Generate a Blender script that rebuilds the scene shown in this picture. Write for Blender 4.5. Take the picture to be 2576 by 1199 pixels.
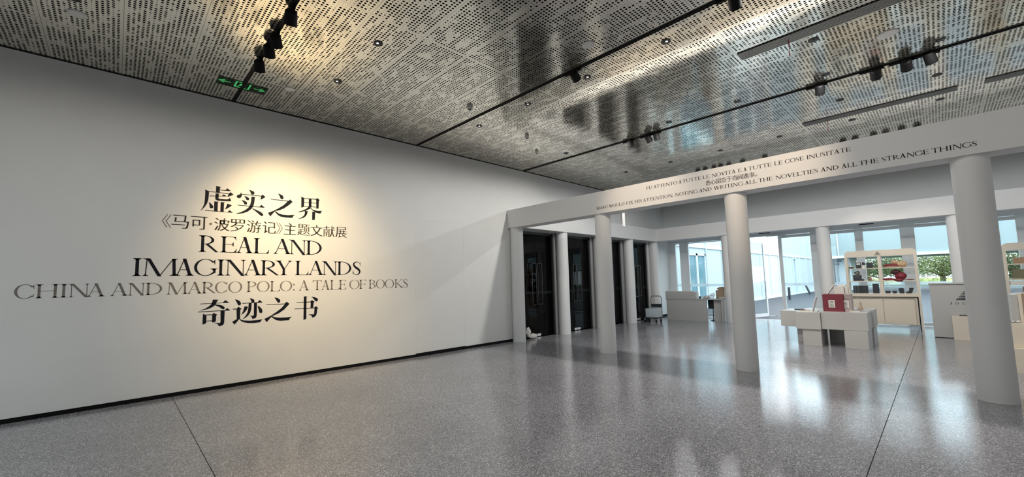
import bpy, bmesh, math, random
from math import pi, sin, cos, radians as RAD
from mathutils import Vector, Matrix
from mathutils.geometry import tessellate_polygon
random.seed(7)
SC = bpy.context.scene
COL = SC.collection
for o in list(bpy.data.objects): bpy.data.objects.remove(o)

# ---------------------------------------------------------------- camera
cam = bpy.data.cameras.new('camera'); cam_o = bpy.data.objects.new('camera', cam); COL.objects.link(cam_o)
Rr = [(0.681832, 0.731137, -0.023316), (0.077278, -0.040298, 0.996195), (-0.727415, 0.681039, 0.083977)]
M = Matrix(((Rr[0][0], Rr[1][0], -Rr[2][0], 7.76969), (Rr[0][1], Rr[1][1], -Rr[2][1], 0.0),
            (Rr[0][2], Rr[1][2], -Rr[2][2], 1.55), (0, 0, 0, 1)))
cam_o.matrix_world = M
cam.sensor_width = 36.0; cam.lens = 14.44297; cam.shift_x = 0.011899; cam.shift_y = 0.008606
cam.clip_start = 0.05; cam.clip_end = 400
SC.camera = cam_o

# ---------------------------------------------------------------- world, sun, exposure
W = bpy.data.worlds.new('world'); SC.world = W; W.use_nodes = True
bg = W.node_tree.nodes['Background']
bg.inputs[0].default_value = (0.85, 0.94, 1.0, 1); bg.inputs[1].default_value = 3.8
sun = bpy.data.lights.new('sun', 'SUN'); sun.energy = 2.0; sun.angle = RAD(1.0); sun.color = (1, .93, .80)
sun_o = bpy.data.objects.new('sun', sun); COL.objects.link(sun_o)
sun_o.rotation_euler = Vector((0.80, 0.10, -0.58)).to_track_quat('-Z', 'Y').to_euler()
vs = SC.view_settings
vs.view_transform = 'Standard'; vs.look = 'None'; vs.gamma = 1.0; vs.use_curve_mapping = False
vs.exposure = 0.28
cy = SC.cycles
cy.max_bounces = 8; cy.diffuse_bounces = 4; cy.glossy_bounces = 4; cy.transmission_bounces = 6
cy.transparent_max_bounces = 16; cy.caustics_reflective = False; cy.caustics_refractive = False
cy.sample_clamp_indirect = 6.0; cy.sample_clamp_direct = 0.0

# measured levels (metres)
HC = 4.631          # ceiling
YB0, YB1 = 7.56, 7.945   # front beam
ZB0, ZB1 = 2.966, 3.441
YK0, YK1 = 15.20, 15.585 # back beam
XS = 0.346          # face of the side beam
YG = 17.10          # glazing
XR = 13.52; YN = -5.0    # right wall, near wall
COLX = [0.15, 2.80, 5.45, 8.12, 10.78]
COLY = [7.76, 9.67, 11.58, 13.49, 15.40]

# ---------------------------------------------------------------- materials
def newmat(name):
    m = bpy.data.materials.new(name); m.use_nodes = True
    return m, m.node_tree, m.node_tree.nodes['Principled BSDF']
def mat(name, col, rough=.5, metal=0.0, spec=.5, emit=None, es=0.0, noise=0.0, nscale=8.0, bump=0.0, bscale=60.0, alpha=1.0):
    m, nt, b = newmat(name)
    b.inputs['Base Color'].default_value = (*col, 1); b.inputs['Roughness'].default_value = rough
    b.inputs['Metallic'].default_value = metal; b.inputs['Specular IOR Level'].default_value = spec
    b.inputs['Alpha'].default_value = alpha
    if emit: b.inputs['Emission Color'].default_value = (*emit, 1); b.inputs['Emission Strength'].default_value = es
    if noise or bump:
        g = nt.nodes.new('ShaderNodeNewGeometry')
    if noise:
        n = nt.nodes.new('ShaderNodeTexNoise'); n.inputs['Scale'].default_value = nscale; n.inputs['Detail'].default_value = 5
        nt.links.new(g.outputs['Position'], n.inputs['Vector'])
        r = nt.nodes.new('ShaderNodeMapRange'); r.inputs[1].default_value = .3; r.inputs[2].default_value = .7
        r.inputs[3].default_value = 1 - noise; r.inputs[4].default_value = 1 + noise * .5
        mx = nt.nodes.new('ShaderNodeVectorMath'); mx.operation = 'SCALE'; mx.inputs[0].default_value = col
        nt.links.new(n.outputs[0], r.inputs[0]); nt.links.new(r.outputs[0], mx.inputs['Scale'])
        nt.links.new(mx.outputs[0], b.inputs['Base Color'])
    if bump:
        n2 = nt.nodes.new('ShaderNodeTexNoise'); n2.inputs['Scale'].default_value = bscale
        nt.links.new(g.outputs['Position'], n2.inputs['Vector'])
        bp = nt.nodes.new('ShaderNodeBump'); bp.inputs['Strength'].default_value = bump; bp.inputs['Distance'].default_value = .01
        nt.links.new(n2.outputs[0], bp.inputs['Height']); nt.links.new(bp.outputs[0], b.inputs['Normal'])
    return m
def glass(name, tint, rough=0.0, refl=1.0):
    m = bpy.data.materials.new(name); m.use_nodes = True; nt = m.node_tree; nt.nodes.clear()
    out = nt.nodes.new('ShaderNodeOutputMaterial'); t = nt.nodes.new('ShaderNodeBsdfTransparent'); g = nt.nodes.new('ShaderNodeBsdfGlossy')
    t.inputs[0].default_value = (*tint, 1); g.inputs['Roughness'].default_value = rough
    g.inputs['Color'].default_value = (refl, refl, refl, 1)
    f = nt.nodes.new('ShaderNodeFresnel'); f.inputs[0].default_value = 1.52
    x = nt.nodes.new('ShaderNodeMixShader')
    ge = nt.nodes.new('ShaderNodeNewGeometry'); iv = nt.nodes.new('ShaderNodeMath'); iv.operation = 'SUBTRACT'; iv.inputs[0].default_value = 1.0
    mu = nt.nodes.new('ShaderNodeMath'); mu.operation = 'MULTIPLY'; nt.links.new(ge.outputs['Backfacing'], iv.inputs[1])
    nt.links.new(f.outputs[0], mu.inputs[0]); nt.links.new(iv.outputs[0], mu.inputs[1])     # only the outer face of the pane mirrors
    nt.links.new(mu.outputs[0], x.inputs[0]); nt.links.new(t.outputs[0], x.inputs[1]); nt.links.new(g.outputs[0], x.inputs[2])
    nt.links.new(x.outputs[0], out.inputs[0]); return m
def film(name, col, a):
    m = bpy.data.materials.new(name); m.use_nodes = True; nt = m.node_tree; nt.nodes.clear()
    out = nt.nodes.new('ShaderNodeOutputMaterial'); t = nt.nodes.new('ShaderNodeBsdfTransparent'); d = nt.nodes.new('ShaderNodeBsdfTranslucent')
    d2 = nt.nodes.new('ShaderNodeBsdfDiffuse'); d.inputs[0].default_value = (*col, 1); d2.inputs[0].default_value = (*col, 1)
    ad = nt.nodes.new('ShaderNodeMixShader'); ad.inputs[0].default_value = .5
    x = nt.nodes.new('ShaderNodeMixShader'); x.inputs[0].default_value = a
    nt.links.new(d.outputs[0], ad.inputs[1]); nt.links.new(d2.outputs[0], ad.inputs[2])
    nt.links.new(t.outputs[0], x.inputs[1]); nt.links.new(ad.outputs[0], x.inputs[2]); nt.links.new(x.outputs[0], out.inputs[0]); return m

def math_n(nt, op, a=None, b=None, c=None):
    n = nt.nodes.new('ShaderNodeMath'); n.operation = op
    for i, v in enumerate((a, b, c)):
        if v is None: continue
        if isinstance(v, (int, float)): n.inputs[i].default_value = v
        else: nt.links.new(v, n.inputs[i])
    return n.outputs[0]

PX, PY, X0, Y0 = 2.49, 0.6875, 3.5635, 2.0125     # ceiling panel module and one joint crossing
PITCH = 0.0431
def ceiling_material():
    m, nt, b = newmat('perforated_metal')
    g = nt.nodes.new('ShaderNodeNewGeometry'); s = nt.nodes.new('ShaderNodeSeparateXYZ'); nt.links.new(g.outputs['Position'], s.inputs[0])
    def axis(out, o, per, first, n):
        q = math_n(nt, 'DIVIDE', math_n(nt, 'SUBTRACT', out, o - 40 * per), per)
        cell = math_n(nt, 'FLOOR', q); U = math_n(nt, 'MULTIPLY', math_n(nt, 'SUBTRACT', q, cell), per)
        a = math_n(nt, 'ADD', math_n(nt, 'DIVIDE', math_n(nt, 'SUBTRACT', U, first), PITCH), .5)
        ci = math_n(nt, 'FLOOR', a); fr = math_n(nt, 'SUBTRACT', math_n(nt, 'SUBTRACT', a, ci), .5)
        ok = math_n(nt, 'MULTIPLY', math_n(nt, 'GREATER_THAN', ci, -.5), math_n(nt, 'LESS_THAN', ci, n - .5))
        gid = math_n(nt, 'ADD', math_n(nt, 'MULTIPLY', cell, float(n)), ci)
        return gid, fr, ok
    gx, fx, okx = axis(s.outputs[0], X0, PX, .038, 57)
    gy, fy, oky = axis(s.outputs[1], Y0, PY, .042, 15)
    cv = nt.nodes.new('ShaderNodeCombineXYZ'); nt.links.new(gx, cv.inputs[0]); nt.links.new(gy, cv.inputs[1])
    wn = nt.nodes.new('ShaderNodeTexWhiteNoise'); wn.noise_dimensions = '2D'; nt.links.new(cv.outputs[0], wn.inputs['Vector'])
    sc = nt.nodes.new('ShaderNodeVectorMath'); sc.operation = 'MULTIPLY'; sc.inputs[1].default_value = (.16, .42, 1)
    nt.links.new(cv.outputs[0], sc.inputs[0])
    no = nt.nodes.new('ShaderNodeTexNoise'); no.inputs['Scale'].default_value = 1.0; no.inputs['Detail'].default_value = 2.5
    nt.links.new(sc.outputs[0], no.inputs['Vector'])
    v = math_n(nt, 'ADD', no.outputs[0], math_n(nt, 'MULTIPLY', math_n(nt, 'SUBTRACT', wn.outputs['Value'], .5), .16))
    r1 = math_n(nt, 'MULTIPLY', math_n(nt, 'GREATER_THAN', v, .375), .0022)
    r2 = math_n(nt, 'MULTIPLY', math_n(nt, 'GREATER_THAN', v, .42), .003)
    r3 = math_n(nt, 'MULTIPLY', math_n(nt, 'GREATER_THAN', v, .455), .0042)
    rad = math_n(nt, 'ADD', math_n(nt, 'ADD', r1, r2), math_n(nt, 'ADD', r3, .0045))
    d = math_n(nt, 'MULTIPLY', math_n(nt, 'SQRT', math_n(nt, 'ADD', math_n(nt, 'POWER', math_n(nt, 'ABSOLUTE', fx), 2.0), math_n(nt, 'POWER', math_n(nt, 'ABSOLUTE', fy), 2.0))), PITCH)
    hole = math_n(nt, 'MULTIPLY', math_n(nt, 'LESS_THAN', d, rad), math_n(nt, 'MULTIPLY', okx, oky))
    down = math_n(nt, 'GREATER_THAN', 0.0, -1.0)
    b.inputs['Base Color'].default_value = (.93, .895, .785, 1); b.inputs['Metallic'].default_value = .84; b.inputs['Roughness'].default_value = .115
    # slight waviness of the sheet metal
    wv = nt.nodes.new('ShaderNodeVectorMath'); wv.operation = 'MULTIPLY'; wv.inputs[1].default_value = (1.1, 2.3, 1)
    nt.links.new(g.outputs['Position'], wv.inputs[0])
    n2 = nt.nodes.new('ShaderNodeTexNoise'); n2.inputs['Scale'].default_value = 1.6; n2.inputs['Detail'].default_value = 1.0
    nt.links.new(wv.outputs[0], n2.inputs['Vector'])
    bp = nt.nodes.new('ShaderNodeBump'); bp.inputs['Strength'].default_value = .12; bp.inputs['Distance'].default_value = .02
    nt.links.new(n2.outputs[0], bp.inputs['Height']); nt.links.new(bp.outputs[0], b.inputs['Normal'])
    dk = nt.nodes.new('ShaderNodeBsdfDiffuse'); dk.inputs[0].default_value = (.004, .004, .004, 1)
    mx = nt.nodes.new('ShaderNodeMixShader'); nt.links.new(hole, mx.inputs[0]); nt.links.new(b.outputs[0], mx.inputs[1]); nt.links.new(dk.outputs[0], mx.inputs[2])
    nt.links.new(mx.outputs[0], nt.nodes['Material Output'].inputs[0])
    return m
def terrazzo():
    m, nt, b = newmat('terrazzo'); g = nt.nodes.new('ShaderNodeNewGeometry')
    v = nt.nodes.new('ShaderNodeTexVoronoi'); v.inputs['Scale'].default_value = 140; nt.links.new(g.outputs['Position'], v.inputs['Vector'])
    sp = nt.nodes.new('ShaderNodeSeparateColor'); nt.links.new(v.outputs['Color'], sp.inputs[0])
    r = nt.nodes.new('ShaderNodeValToRGB'); e = r.color_ramp.elements
    e[0].position = 0; e[0].color = (.125, .123, .136, 1); e[1].position = 1; e[1].color = (.74, .735, .76, 1)
    x = e.new(.45); x.color = (.235, .232, .252, 1); x = e.new(.80); x.color = (.385, .38, .41, 1)
    nt.links.new(sp.outputs[0], r.inputs[0])
    n = nt.nodes.new('ShaderNodeTexNoise'); n.inputs['Scale'].default_value = 1.3; n.inputs['Detail'].default_value = 4; nt.links.new(g.outputs['Position'], n.inputs['Vector'])
    mr = nt.nodes.new('ShaderNodeMapRange'); mr.inputs[1].default_value = .3; mr.inputs[2].default_value = .7; mr.inputs[3].default_value = .9; mr.inputs[4].default_value = 1.08
    nt.links.new(n.outputs[0], mr.inputs[0])
    mx = nt.nodes.new('ShaderNodeVectorMath'); mx.operation = 'SCALE'; nt.links.new(r.outputs[0], mx.inputs[0]); nt.links.new(mr.outputs[0], mx.inputs['Scale'])
    nt.links.new(mx.outputs[0], b.inputs['Base Color'])
    rr = nt.nodes.new('ShaderNodeMapRange'); rr.inputs[1].default_value = .3; rr.inputs[2].default_value = .7; rr.inputs[3].default_value = .07; rr.inputs[4].default_value = .14
    nt.links.new(n.outputs[0], rr.inputs[0]); nt.links.new(rr.outputs[0], b.inputs['Roughness'])
    bp = nt.nodes.new('ShaderNodeBump'); bp.inputs['Strength'].default_value = .06; bp.inputs['Distance'].default_value = .004
    nt.links.new(v.outputs['Distance'], bp.inputs['Height']); nt.links.new(bp.outputs[0], b.inputs['Normal'])
    b.inputs['Specular IOR Level'].default_value = 1.0
    return m
def paving():
    m, nt, b = newmat('outdoor_paving'); g = nt.nodes.new('ShaderNodeNewGeometry')
    n = nt.nodes.new('ShaderNodeTexNoise'); n.inputs['Scale'].default_value = 1.4; n.inputs['Detail'].default_value = 6; nt.links.new(g.outputs['Position'], n.inputs['Vector'])
    r = nt.nodes.new('ShaderNodeValToRGB'); r.color_ramp.elements[0].color = (.016, .018, .027, 1); r.color_ramp.elements[1].color = (.040, .044, .06, 1)
    nt.links.new(n.outputs[0], r.inputs[0]); nt.links.new(r.outputs[0], b.inputs['Base Color']); b.inputs['Roughness'].default_value = .6
    return m
MW = mat('wall_paint', (.755, .76, .745), .65, noise=.02, nscale=2, bump=.05, bscale=90)
MCOL = mat('column_paint', (.75, .755, .755), .55, bump=.03, bscale=120)
MBEAM = mat('beam_paint', (.745, .745, .74), .6, bump=.03, bscale=90)
MBLACK = mat('black_skirting', (.004, .004, .005), .5, spec=.15)
MGAP = mat('shadow_gap', (.003, .003, .003), .9)
MCEIL = ceiling_material()
MFLOOR = terrazzo()
MINK = mat('black_vinyl', (.007, .008, .015), .6, spec=.15)
MGREY = mat('grey_vinyl', (.20, .182, .165), .6, spec=.2)
MBR = mat('brown_black_vinyl', (.014, .010, .009), .6, spec=.15)
MTRACK = mat('track_black', (.004, .004, .005), .5, spec=.12)
MHEAD = mat('lamp_black', (.005, .005, .0055), .6, spec=.15)
MDARKMET = mat('dark_reflector', (.03, .03, .033), .22, metal=.6)
MTRIM = mat('grey_trim', (.10, .10, .10), .35, metal=.5)
MLENS = mat('lit_lens', (.9, .9, .9), .3, emit=(1, .97, .92), es=2.0)
MWHITE = mat('white_plastic', (.72, .72, .70), .45)
MSLOT = mat('grey_diffuser', (.20, .20, .185), .4, metal=.4)
MSLOTD = mat('slot_dark', (.02, .02, .02), .7)
MRED = mat('red_ribbon', (.35, .03, .03), .5)
MFRAME = mat('frame_grey', (.76, .79, .81), .4)
MFRAMEW = mat('frame_white', (.74, .76, .78), .45)
MGLASS = glass('clear_glass', (.91, .965, .98))
MDGLASS = glass('dark_glass', (.28, .32, .34), refl=.32)
MSTRIP = film('frosted_strip', (.75, .85, .9), .55)
MSTRIPD = film('faint_strip', (.4, .45, .48), .05)
MHANDLE = mat('door_handle_steel', (.09, .09, .09), .25, metal=.9)
MSTEEL = mat('brushed_steel', (.45, .46, .47), .3, metal=.9)
MDOORFR = mat('dark_door_frame', (.022, .026, .028), .35)
MJAMB = mat('jamb_grey', (.38, .385, .385), .6)
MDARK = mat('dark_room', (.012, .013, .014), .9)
MLAM = mat('white_laminate', (.50, .50, .485), .35)
MCREAM = mat('cream_laminate', (.74, .67, .56), .45)
MCARD = mat('cardboard', (.33, .25, .17), .8, noise=.1)
MBOXRED = mat('dark_red_card', (.22, .035, .05), .5)
MPAPER = mat('paper', (.78, .76, .70), .7)
MCLEAR = film('clear_plastic', (.85, .9, .93), .42)
MCLOTH = mat('white_cloth', (.68, .66, .63), .9, noise=.08)
MNAVY = mat('dark_navy', (.02, .025, .033), .45)
MWINE = mat('wine_fabric', (.22, .02, .035), .55, noise=.25, nscale=25)
MMAROON = mat('maroon_fabric', (.07, .02, .025), .6, noise=.2, nscale=25)
MSAND = mat('sand_fabric', (.60, .42, .26), .6, noise=.1, nscale=25)
MWOOD = mat('pale_wood', (.42, .27, .16), .55, noise=.15, nscale=12)
MFACB = mat('facade_pale', (.30, .37, .375), .55)
MFAC = mat('facade_white', (.54, .61, .63), .55, noise=.02, nscale=1)
MFACL = mat('facade_rib', (.66, .74, .76), .5)
MFACD = mat('facade_joint', (.22, .27, .30), .6)
MFGLASS = mat('facade_glass', (.16, .30, .36), .08, spec=.9)
MPAVE = paving()
MGRASS = mat('lawn', (.28, .34, .07), .9, noise=.3, nscale=3)
MLEAF = mat('leaves', (.085, .14, .05), .7, noise=.6, nscale=1.2)
MLEAF2 = mat('leaves_light', (.20, .25, .08), .7, noise=.5, nscale=1.2)
MBARK = mat('bark', (.10, .08, .06), .9)
MGREEN = mat('exit_reflection_green', (.02, .3, .08), .5, emit=(.10, .62, .20), es=.42)  # emission stands in for the sign's mirror image in the ceiling
MGREENP = film('exit_reflection_plate', (.01, .06, .025), .42)  # dark film painted as the mirror image of the sign's face

# ---------------------------------------------------------------- mesh helpers
class MB:
    def __init__(s): s.v = []; s.f = []; s.sm = []
    def add(s, vs, fs, smooth=False):
        k = len(s.v); s.v += [tuple(v) for v in vs]; s.f += [tuple(i + k for i in f) for f in fs]; s.sm += [smooth] * len(fs); return s
    def box(s, x0, x1, y0, y1, z0, z1, rot=0.0, c=None):
        P = [(x, y, z) for z in (z0, z1) for y in (y0, y1) for x in (x0, x1)]
        if rot:
            cx, cy_ = c if c else ((x0 + x1) / 2, (y0 + y1) / 2); a, b_ = cos(rot), sin(rot)
            P = [(cx + (x - cx) * a - (y - cy_) * b_, cy_ + (x - cx) * b_ + (y - cy_) * a, z) for x, y, z in P]
        return s.add(P, [(0, 2, 3, 1), (4, 5, 7, 6), (0, 1, 5, 4), (2, 6, 7, 3), (0, 4, 6, 2), (1, 3, 7, 5)])
    def cone(s, p0, p1, r0, r1, n=20, caps=True):
        p0 = Vector(p0); p1 = Vector(p1); d = (p1 - p0).normalized()
        a = d.orthogonal().normalized(); b_ = d.cross(a)
        A = [p0 + (a * cos(t) + b_ * sin(t)) * r0 for t in [2 * pi * i / n for i in range(n)]]
        B = [p1 + (a * cos(t) + b_ * sin(t)) * r1 for t in [2 * pi * i / n for i in range(n)]]
        s.add(A + B, [(i, (i + 1) % n, n + (i + 1) % n, n + i) for i in range(n)], True)
        if caps:
            s.add(A, [tuple(range(n))[::-1]]); s.add(B, [tuple(range(n))])
        return s
    def tube(s, pts, r, n=10):
        for a, b_ in zip(pts[:-1], pts[1:]): s.cone(a, b_, r, r, n)
        return s
    def lathe(s, prof, c=(0, 0, 0), n=24):
        cx, cy_, cz = c; vs_ = []; fs = []
        for r, z in prof: vs_ += [(cx + r * cos(2 * pi * i / n), cy_ + r * sin(2 * pi * i / n), cz + z) for i in range(n)]
        for k in range(len(prof) - 1):
            for i in range(n): fs.append((k * n + i, k * n + (i + 1) % n, (k + 1) * n + (i + 1) % n, (k + 1) * n + i))
        return s.add(vs_, fs, True)
    def prism(s, poly, axis, a, b_):
        # poly in the two other axes, extruded from a to b_ along axis
        def P(u, v, w):
            return (w, u, v) if axis == 0 else ((u, w, v) if axis == 1 else (u, v, w))
        tri = tessellate_polygon([[Vector((u, v, 0)) for u, v in poly]])
        n = len(poly)
        s.add([P(u, v, a) for u, v in poly], tri); s.add([P(u, v, b_) for u, v in poly], [t[::-1] for t in tri])
        s.add([P(u, v, a) for u, v in poly] + [P(u, v, b_) for u, v in poly], [(i, (i + 1) % n, n + (i + 1) % n, n + i) for i in range(n)])
        return s
    def blob(s, c, r, seed=0, amp=.2, n=2, fl=0.0):
        bm = bmesh.new(); bmesh.ops.create_icosphere(bm, subdivisions=n, radius=1.0)
        from mathutils import noise as NZ
        for v in bm.verts:
            k = 1 + amp * NZ.noise(v.co * 1.9 + Vector((seed * 3.1, seed, 0)))+ amp*.5* NZ.noise(v.co * 4.9 + Vector((seed * 3.1, seed, 0)))
            v.co = Vector((v.co.x * r[0] * k, v.co.y * r[1] * k, max(v.co.z * k, -1 + fl) * r[2]))
        s.add([tuple(v.co + Vector(c)) for v in bm.verts], [tuple(v.index for v in f.verts) for f in bm.faces], True); bm.free(); return s
    def mesh(s, name):
        m = bpy.data.meshes.new(name); m.from_pydata(s.v, [], s.f); m.update()
        m.polygons.foreach_set('use_smooth', s.sm)
        return m
    def build(s, name, mt, parent=None, bevel=0.0, recalc=True):
        m = s.mesh(name); m.materials.append(mt)
        if recalc:
            bm = bmesh.new(); bm.from_mesh(m); bmesh.ops.recalc_face_normals(bm, faces=bm.faces); bm.to_mesh(m); bm.free()
        o = bpy.data.objects.new(name, m); COL.objects.link(o)
        if parent: o.parent = parent; o.matrix_parent_inverse = Matrix.Translation(-Vector(parent.location)) if parent.type == 'EMPTY' and parent.rotation_euler.z == 0 else Matrix.Identity(4)
        if bevel:
            b_ = o.modifiers.new('bevel', 'BEVEL'); b_.width = bevel; b_.segments = 2; b_.limit_method = 'ANGLE'
        return o
def tag(o, label=None, cat=None, group=None, kind=None):
    if label: o['label'] = label
    if cat: o['category'] = cat
    if group: o['group'] = group
    if kind: o['kind'] = kind
    return o
def thing(name, loc, label, cat, group=None):
    o = bpy.data.objects.new(name, None); COL.objects.link(o); o.location = loc; o.empty_display_size = .2
    return tag(o, label, cat, group)
def struct(mb, name, mt, parent=None, **k):
    o = mb.build(name, mt, parent, **k)
    if not parent: o['kind'] = 'structure'
    return o
def spot(name, loc, target, power, angle, blend=.5, col=(1, 1, 1), r=.04, parent=None):
    l = bpy.data.lights.new(name, 'SPOT'); l.energy = power; l.spot_size = RAD(angle); l.spot_blend = blend; l.color = col; l.shadow_soft_size = r
    o = bpy.data.objects.new(name, l); COL.objects.link(o); o.location = loc
    o.rotation_euler = (Vector(target) - Vector(loc)).to_track_quat('-Z', 'Y').to_euler()
    if parent:
        o.parent = parent; o.matrix_parent_inverse = Matrix.Translation(-Vector(parent.location))
    return o
ORD = ['first', 'second', 'third', 'fourth', 'fifth', 'sixth', 'seventh', 'eighth', 'ninth', 'tenth', 'eleventh', 'twelfth']

# ================================================================ SETTING
# floor: slabs of terrazzo divided by thin joints
fl = struct(MB().box(-6, XR + .3, YN - .3, YG, -.12, -.02), 'floor', MGAP)
g_ = .003
for (x0, x1) in ((0.0, 7.26 - g_), (7.26 + g_, XR)):
    for (y0, y1) in ((YN, .67 - g_), (.67 + g_, YG + .1)):
        MB().box(x0, x1, y0, y1, -.02, 0).build('floor_slab', MFLOOR, fl)
# left wall up to the colonnade, with its flush service door
wl = struct(MB().box(-.25, 0, YN, 4.755, .0, HC - .015).box(-.25, 0, 6.075, YB0 + .15, 0, HC - .015).box(-.25, 0, 4.755, 6.075, 2.96, HC - .015)
            .box(-.25, 0, YB0 + .15, YG, 3.0, HC - .015), 'wall_left', MW)
MB().box(-.2, -.0005, 4.7562, 6.0738, .06, 2.9588).build('flush_panel', MW, wl)
tr = struct(MB().box(-.25, -.004, YN, YG, HC - .02, HC + .02), 'trim_1', MGAP)
bs = struct(MB().box(-.01, .006, YN, 4.755, 0, .056).box(-.01, .006, 6.075, YB0 + .1, 0, .062), 'baseboard_left', MBLACK)
MB().box(-.01, .018, 4.755, 6.075, 0, .072).build('proud_skirting', MBLACK, bs)
# near wall with an unseen window added for daylight, right wall, roof
struct(MB().box(-.25, XR + .25, YN - .25, YN, 0, .35).box(-.25, XR + .25, YN - .25, YN, 3.9, HC).box(-.25, 1.2, YN - .25, YN, .35, 3.9).box(3.1, XR + .25, YN - .25, YN, .35, 3.9), 'wall_near', MW)
for k in range(1):
    a = 1.2 + 1.9 * k
    w = struct(MB().box(a, a + .05, YN - .15, YN - .05, .35, 3.9).box(a + 1.85, a + 1.9, YN - .15, YN - .05, .35, 3.9).box(a, a + 1.9, YN - .15, YN - .05, 3.84, 3.9).box(a, a + 1.9, YN - .15, YN - .05, .35, .42), 'window_%d' % (21 + k), MFRAME)  # added window out of view, lets daylight in from behind the camera
    MB().box(a + .05, a + 1.85, YN - .105, YN - .095, .42, 3.84).build('glass_pane', MGLASS, w)
struct(MB().box(XR, XR + .25, YN, YG, 0, HC), 'wall_right', MW)
struct(MB().box(-.3, XR + .3, YG - .55, YG + .15, 3.12, HC + .1), 'wall_far', MW)
struct(MB().box(-6.3, XR + .3, YN - .3, YG + .15, HC + .1, HC + .5), 'roof_slab', MGAP)
# ceiling: black void plate with perforated metal panels
ce = struct(MB().box(-.3, XR + .3, YN - .3, YG - .54, HC + .03, HC + .09), 'ceiling', MGAP)
pm = {}
def cpanel(x0, x1, y0, y1):
    key = (round(x1 - x0, 3), round(y1 - y0, 3))
    if key not in pm:
        m = MB().box(0, x1 - x0, 0, y1 - y0, 0, .012).mesh('ceiling_panel'); m.materials.append(MCEIL); pm[key] = m
    o = bpy.data.objects.new('ceiling_panel', pm[key]); COL.objects.link(o); o.location = (x0, y0, HC); o.parent = ce
xs = [0.0] + [X0 + PX * k for k in (-1, 0, 1, 2, 3)] + [XR]
ys = [Y0 + PY * k for k in range(-10, 22)]
for i in range(len(xs) - 1):
    for j in range(len(ys) - 1):
        if xs[i + 1] - xs[i] < .1: continue
        cpanel(xs[i] + .0015, xs[i + 1] - .0015, ys[j] + .0015, min(ys[j + 1] - .0015, YG - .55))

# colonnade beams
bf = tag(MB().box(.012, XR, YB0, YB1, ZB0, ZB1).build('beam', MBEAM), 'long white front beam carrying the printed quotations', 'beam')
bsd = tag(MB().box(-.02, XS, YB1 + .001, YK0 - .001, ZB0, ZB1).build('beam', MBEAM), 'white side beam over the row of dark glass doors', 'beam')
bk = tag(MB().box(-.02, XR, YK0, YK1, ZB0, ZB1).build('beam', MBEAM), 'white back beam in front of the daylit glazing', 'beam')
def column(x, y, label, group):
    m = MB(); m.cone((x, y, 0), (x, y, ZB0 + .004), .168, .168, 48)
    tag(m.build('column', MCOL), label, 'column', group)
for i, x in enumerate(COLX):
    column(x, COLY[0], ['white round column at the foot of the lettered wall', 'white round column, second of the front row from the lettered wall',
        'white round column, third of the front row, under the middle of the printed beam', 'thick looking white round column nearest the camera at right',
        'white round column of the front row beyond the right edge'][i], 'columns under the front beam')
for i, y in enumerate(COLY[1:4]):
    column(.15, y, ['white round column between the first and second dark glass doors', 'white round column between the second and third dark glass doors',
        'white round column between the third and fourth dark glass doors'][i], 'columns along the dark glass doors')
for i, x in enumerate(COLX):
    column(x, COLY[4], ['white round column in the far inner corner beside the platform trolley', 'white round column at the right end of the counter desk',
        'white round column between the open doorway and the display rack', 'white round column behind the logo counter, mostly hidden',
        'white round column of the back row beyond the right edge'][i], 'columns under the back beam')

# door wall behind the side beam
dw = MB()
piers = [(YB0 + .15, 7.98), (9.50, 9.86), (11.38, 11.80), (13.27, 13.68), (15.16, YG)]
for a, b_ in piers: dw.box(-.25, -.02, a, b_, 0, 2.94)
dw.box(-.25, -.02, YB0 + .15, YG, 2.94, 3.0)
struct(dw, 'wall_doors', MJAMB)
struct(MB().box(-.02, .0, 15.16, YG, 0, 3.0), 'wall_corner', MW)
struct(MB().box(-.02, .012, 15.6, YG, 0, .09), 'baseboard_corner', MBLACK)
# dark lobby behind the doors
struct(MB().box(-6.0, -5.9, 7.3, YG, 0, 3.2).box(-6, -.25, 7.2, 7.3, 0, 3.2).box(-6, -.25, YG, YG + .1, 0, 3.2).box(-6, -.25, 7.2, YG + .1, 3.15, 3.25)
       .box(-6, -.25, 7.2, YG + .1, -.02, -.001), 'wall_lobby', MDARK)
for k in range(4):
    a, b_ = piers[k][1], piers[k + 1][0]; c = (a + b_) / 2
    d = struct(MB().box(-.16, -.06, a, a + .05, 0, 2.94).box(-.16, -.06, b_ - .05, b_, 0, 2.94).box(-.16, -.06, a, b_, 2.87, 2.94), 'door_%d' % (k + 1), MDOORFR)
    d['label'] = 'dark glass double door, %s one from the lettered wall' % ORD[k]
    for s_ in (0, 1):
        y0, y1 = (a + .055, c - .004) if s_ == 0 else (c + .004, b_ - .055)
        lf = MB().box(-.117, -.105, y0, y1, .012, 2.865).build('door_leaf', MDGLASS, d)
        yh = c - .12 if s_ == 0 else c + .12
        hp = []
        for t in range(7): pass
        yo = yh - .085; yi = yh + .085
        h_ = MB(); h_.tube([(-.045, yi if s_ == 0 else yo, .90), (-.045, yi if s_ == 0 else yo, 2.05)], .013)
        yy = yi if s_ == 0 else yo
        h_.tube([(-.045, yy, 1.05), (-.105, yy, 1.05)], .009).tube([(-.045, yy, 1.9), (-.105, yy, 1.9)], .009)
        y2 = yo if s_ == 0 else yi
        h_.tube([(-.045, yy, .90), (-.045, y2, .90), (-.045, y2, 2.05), (-.045, yy, 2.05)], .011)
        h_.build('pull_handle', MHANDLE, lf)
        MB().box(-.125, -.097, c - .15 if s_ == 0 else c + .01, c - .01 if s_ == 0 else c + .15, .012, .075).build('patch_fitting', MWHITE, lf)
        MB().box(-.119, -.1035, y0, y1, 1.18, 1.27).build('safety_strip', MSTRIPD, lf)

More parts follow.
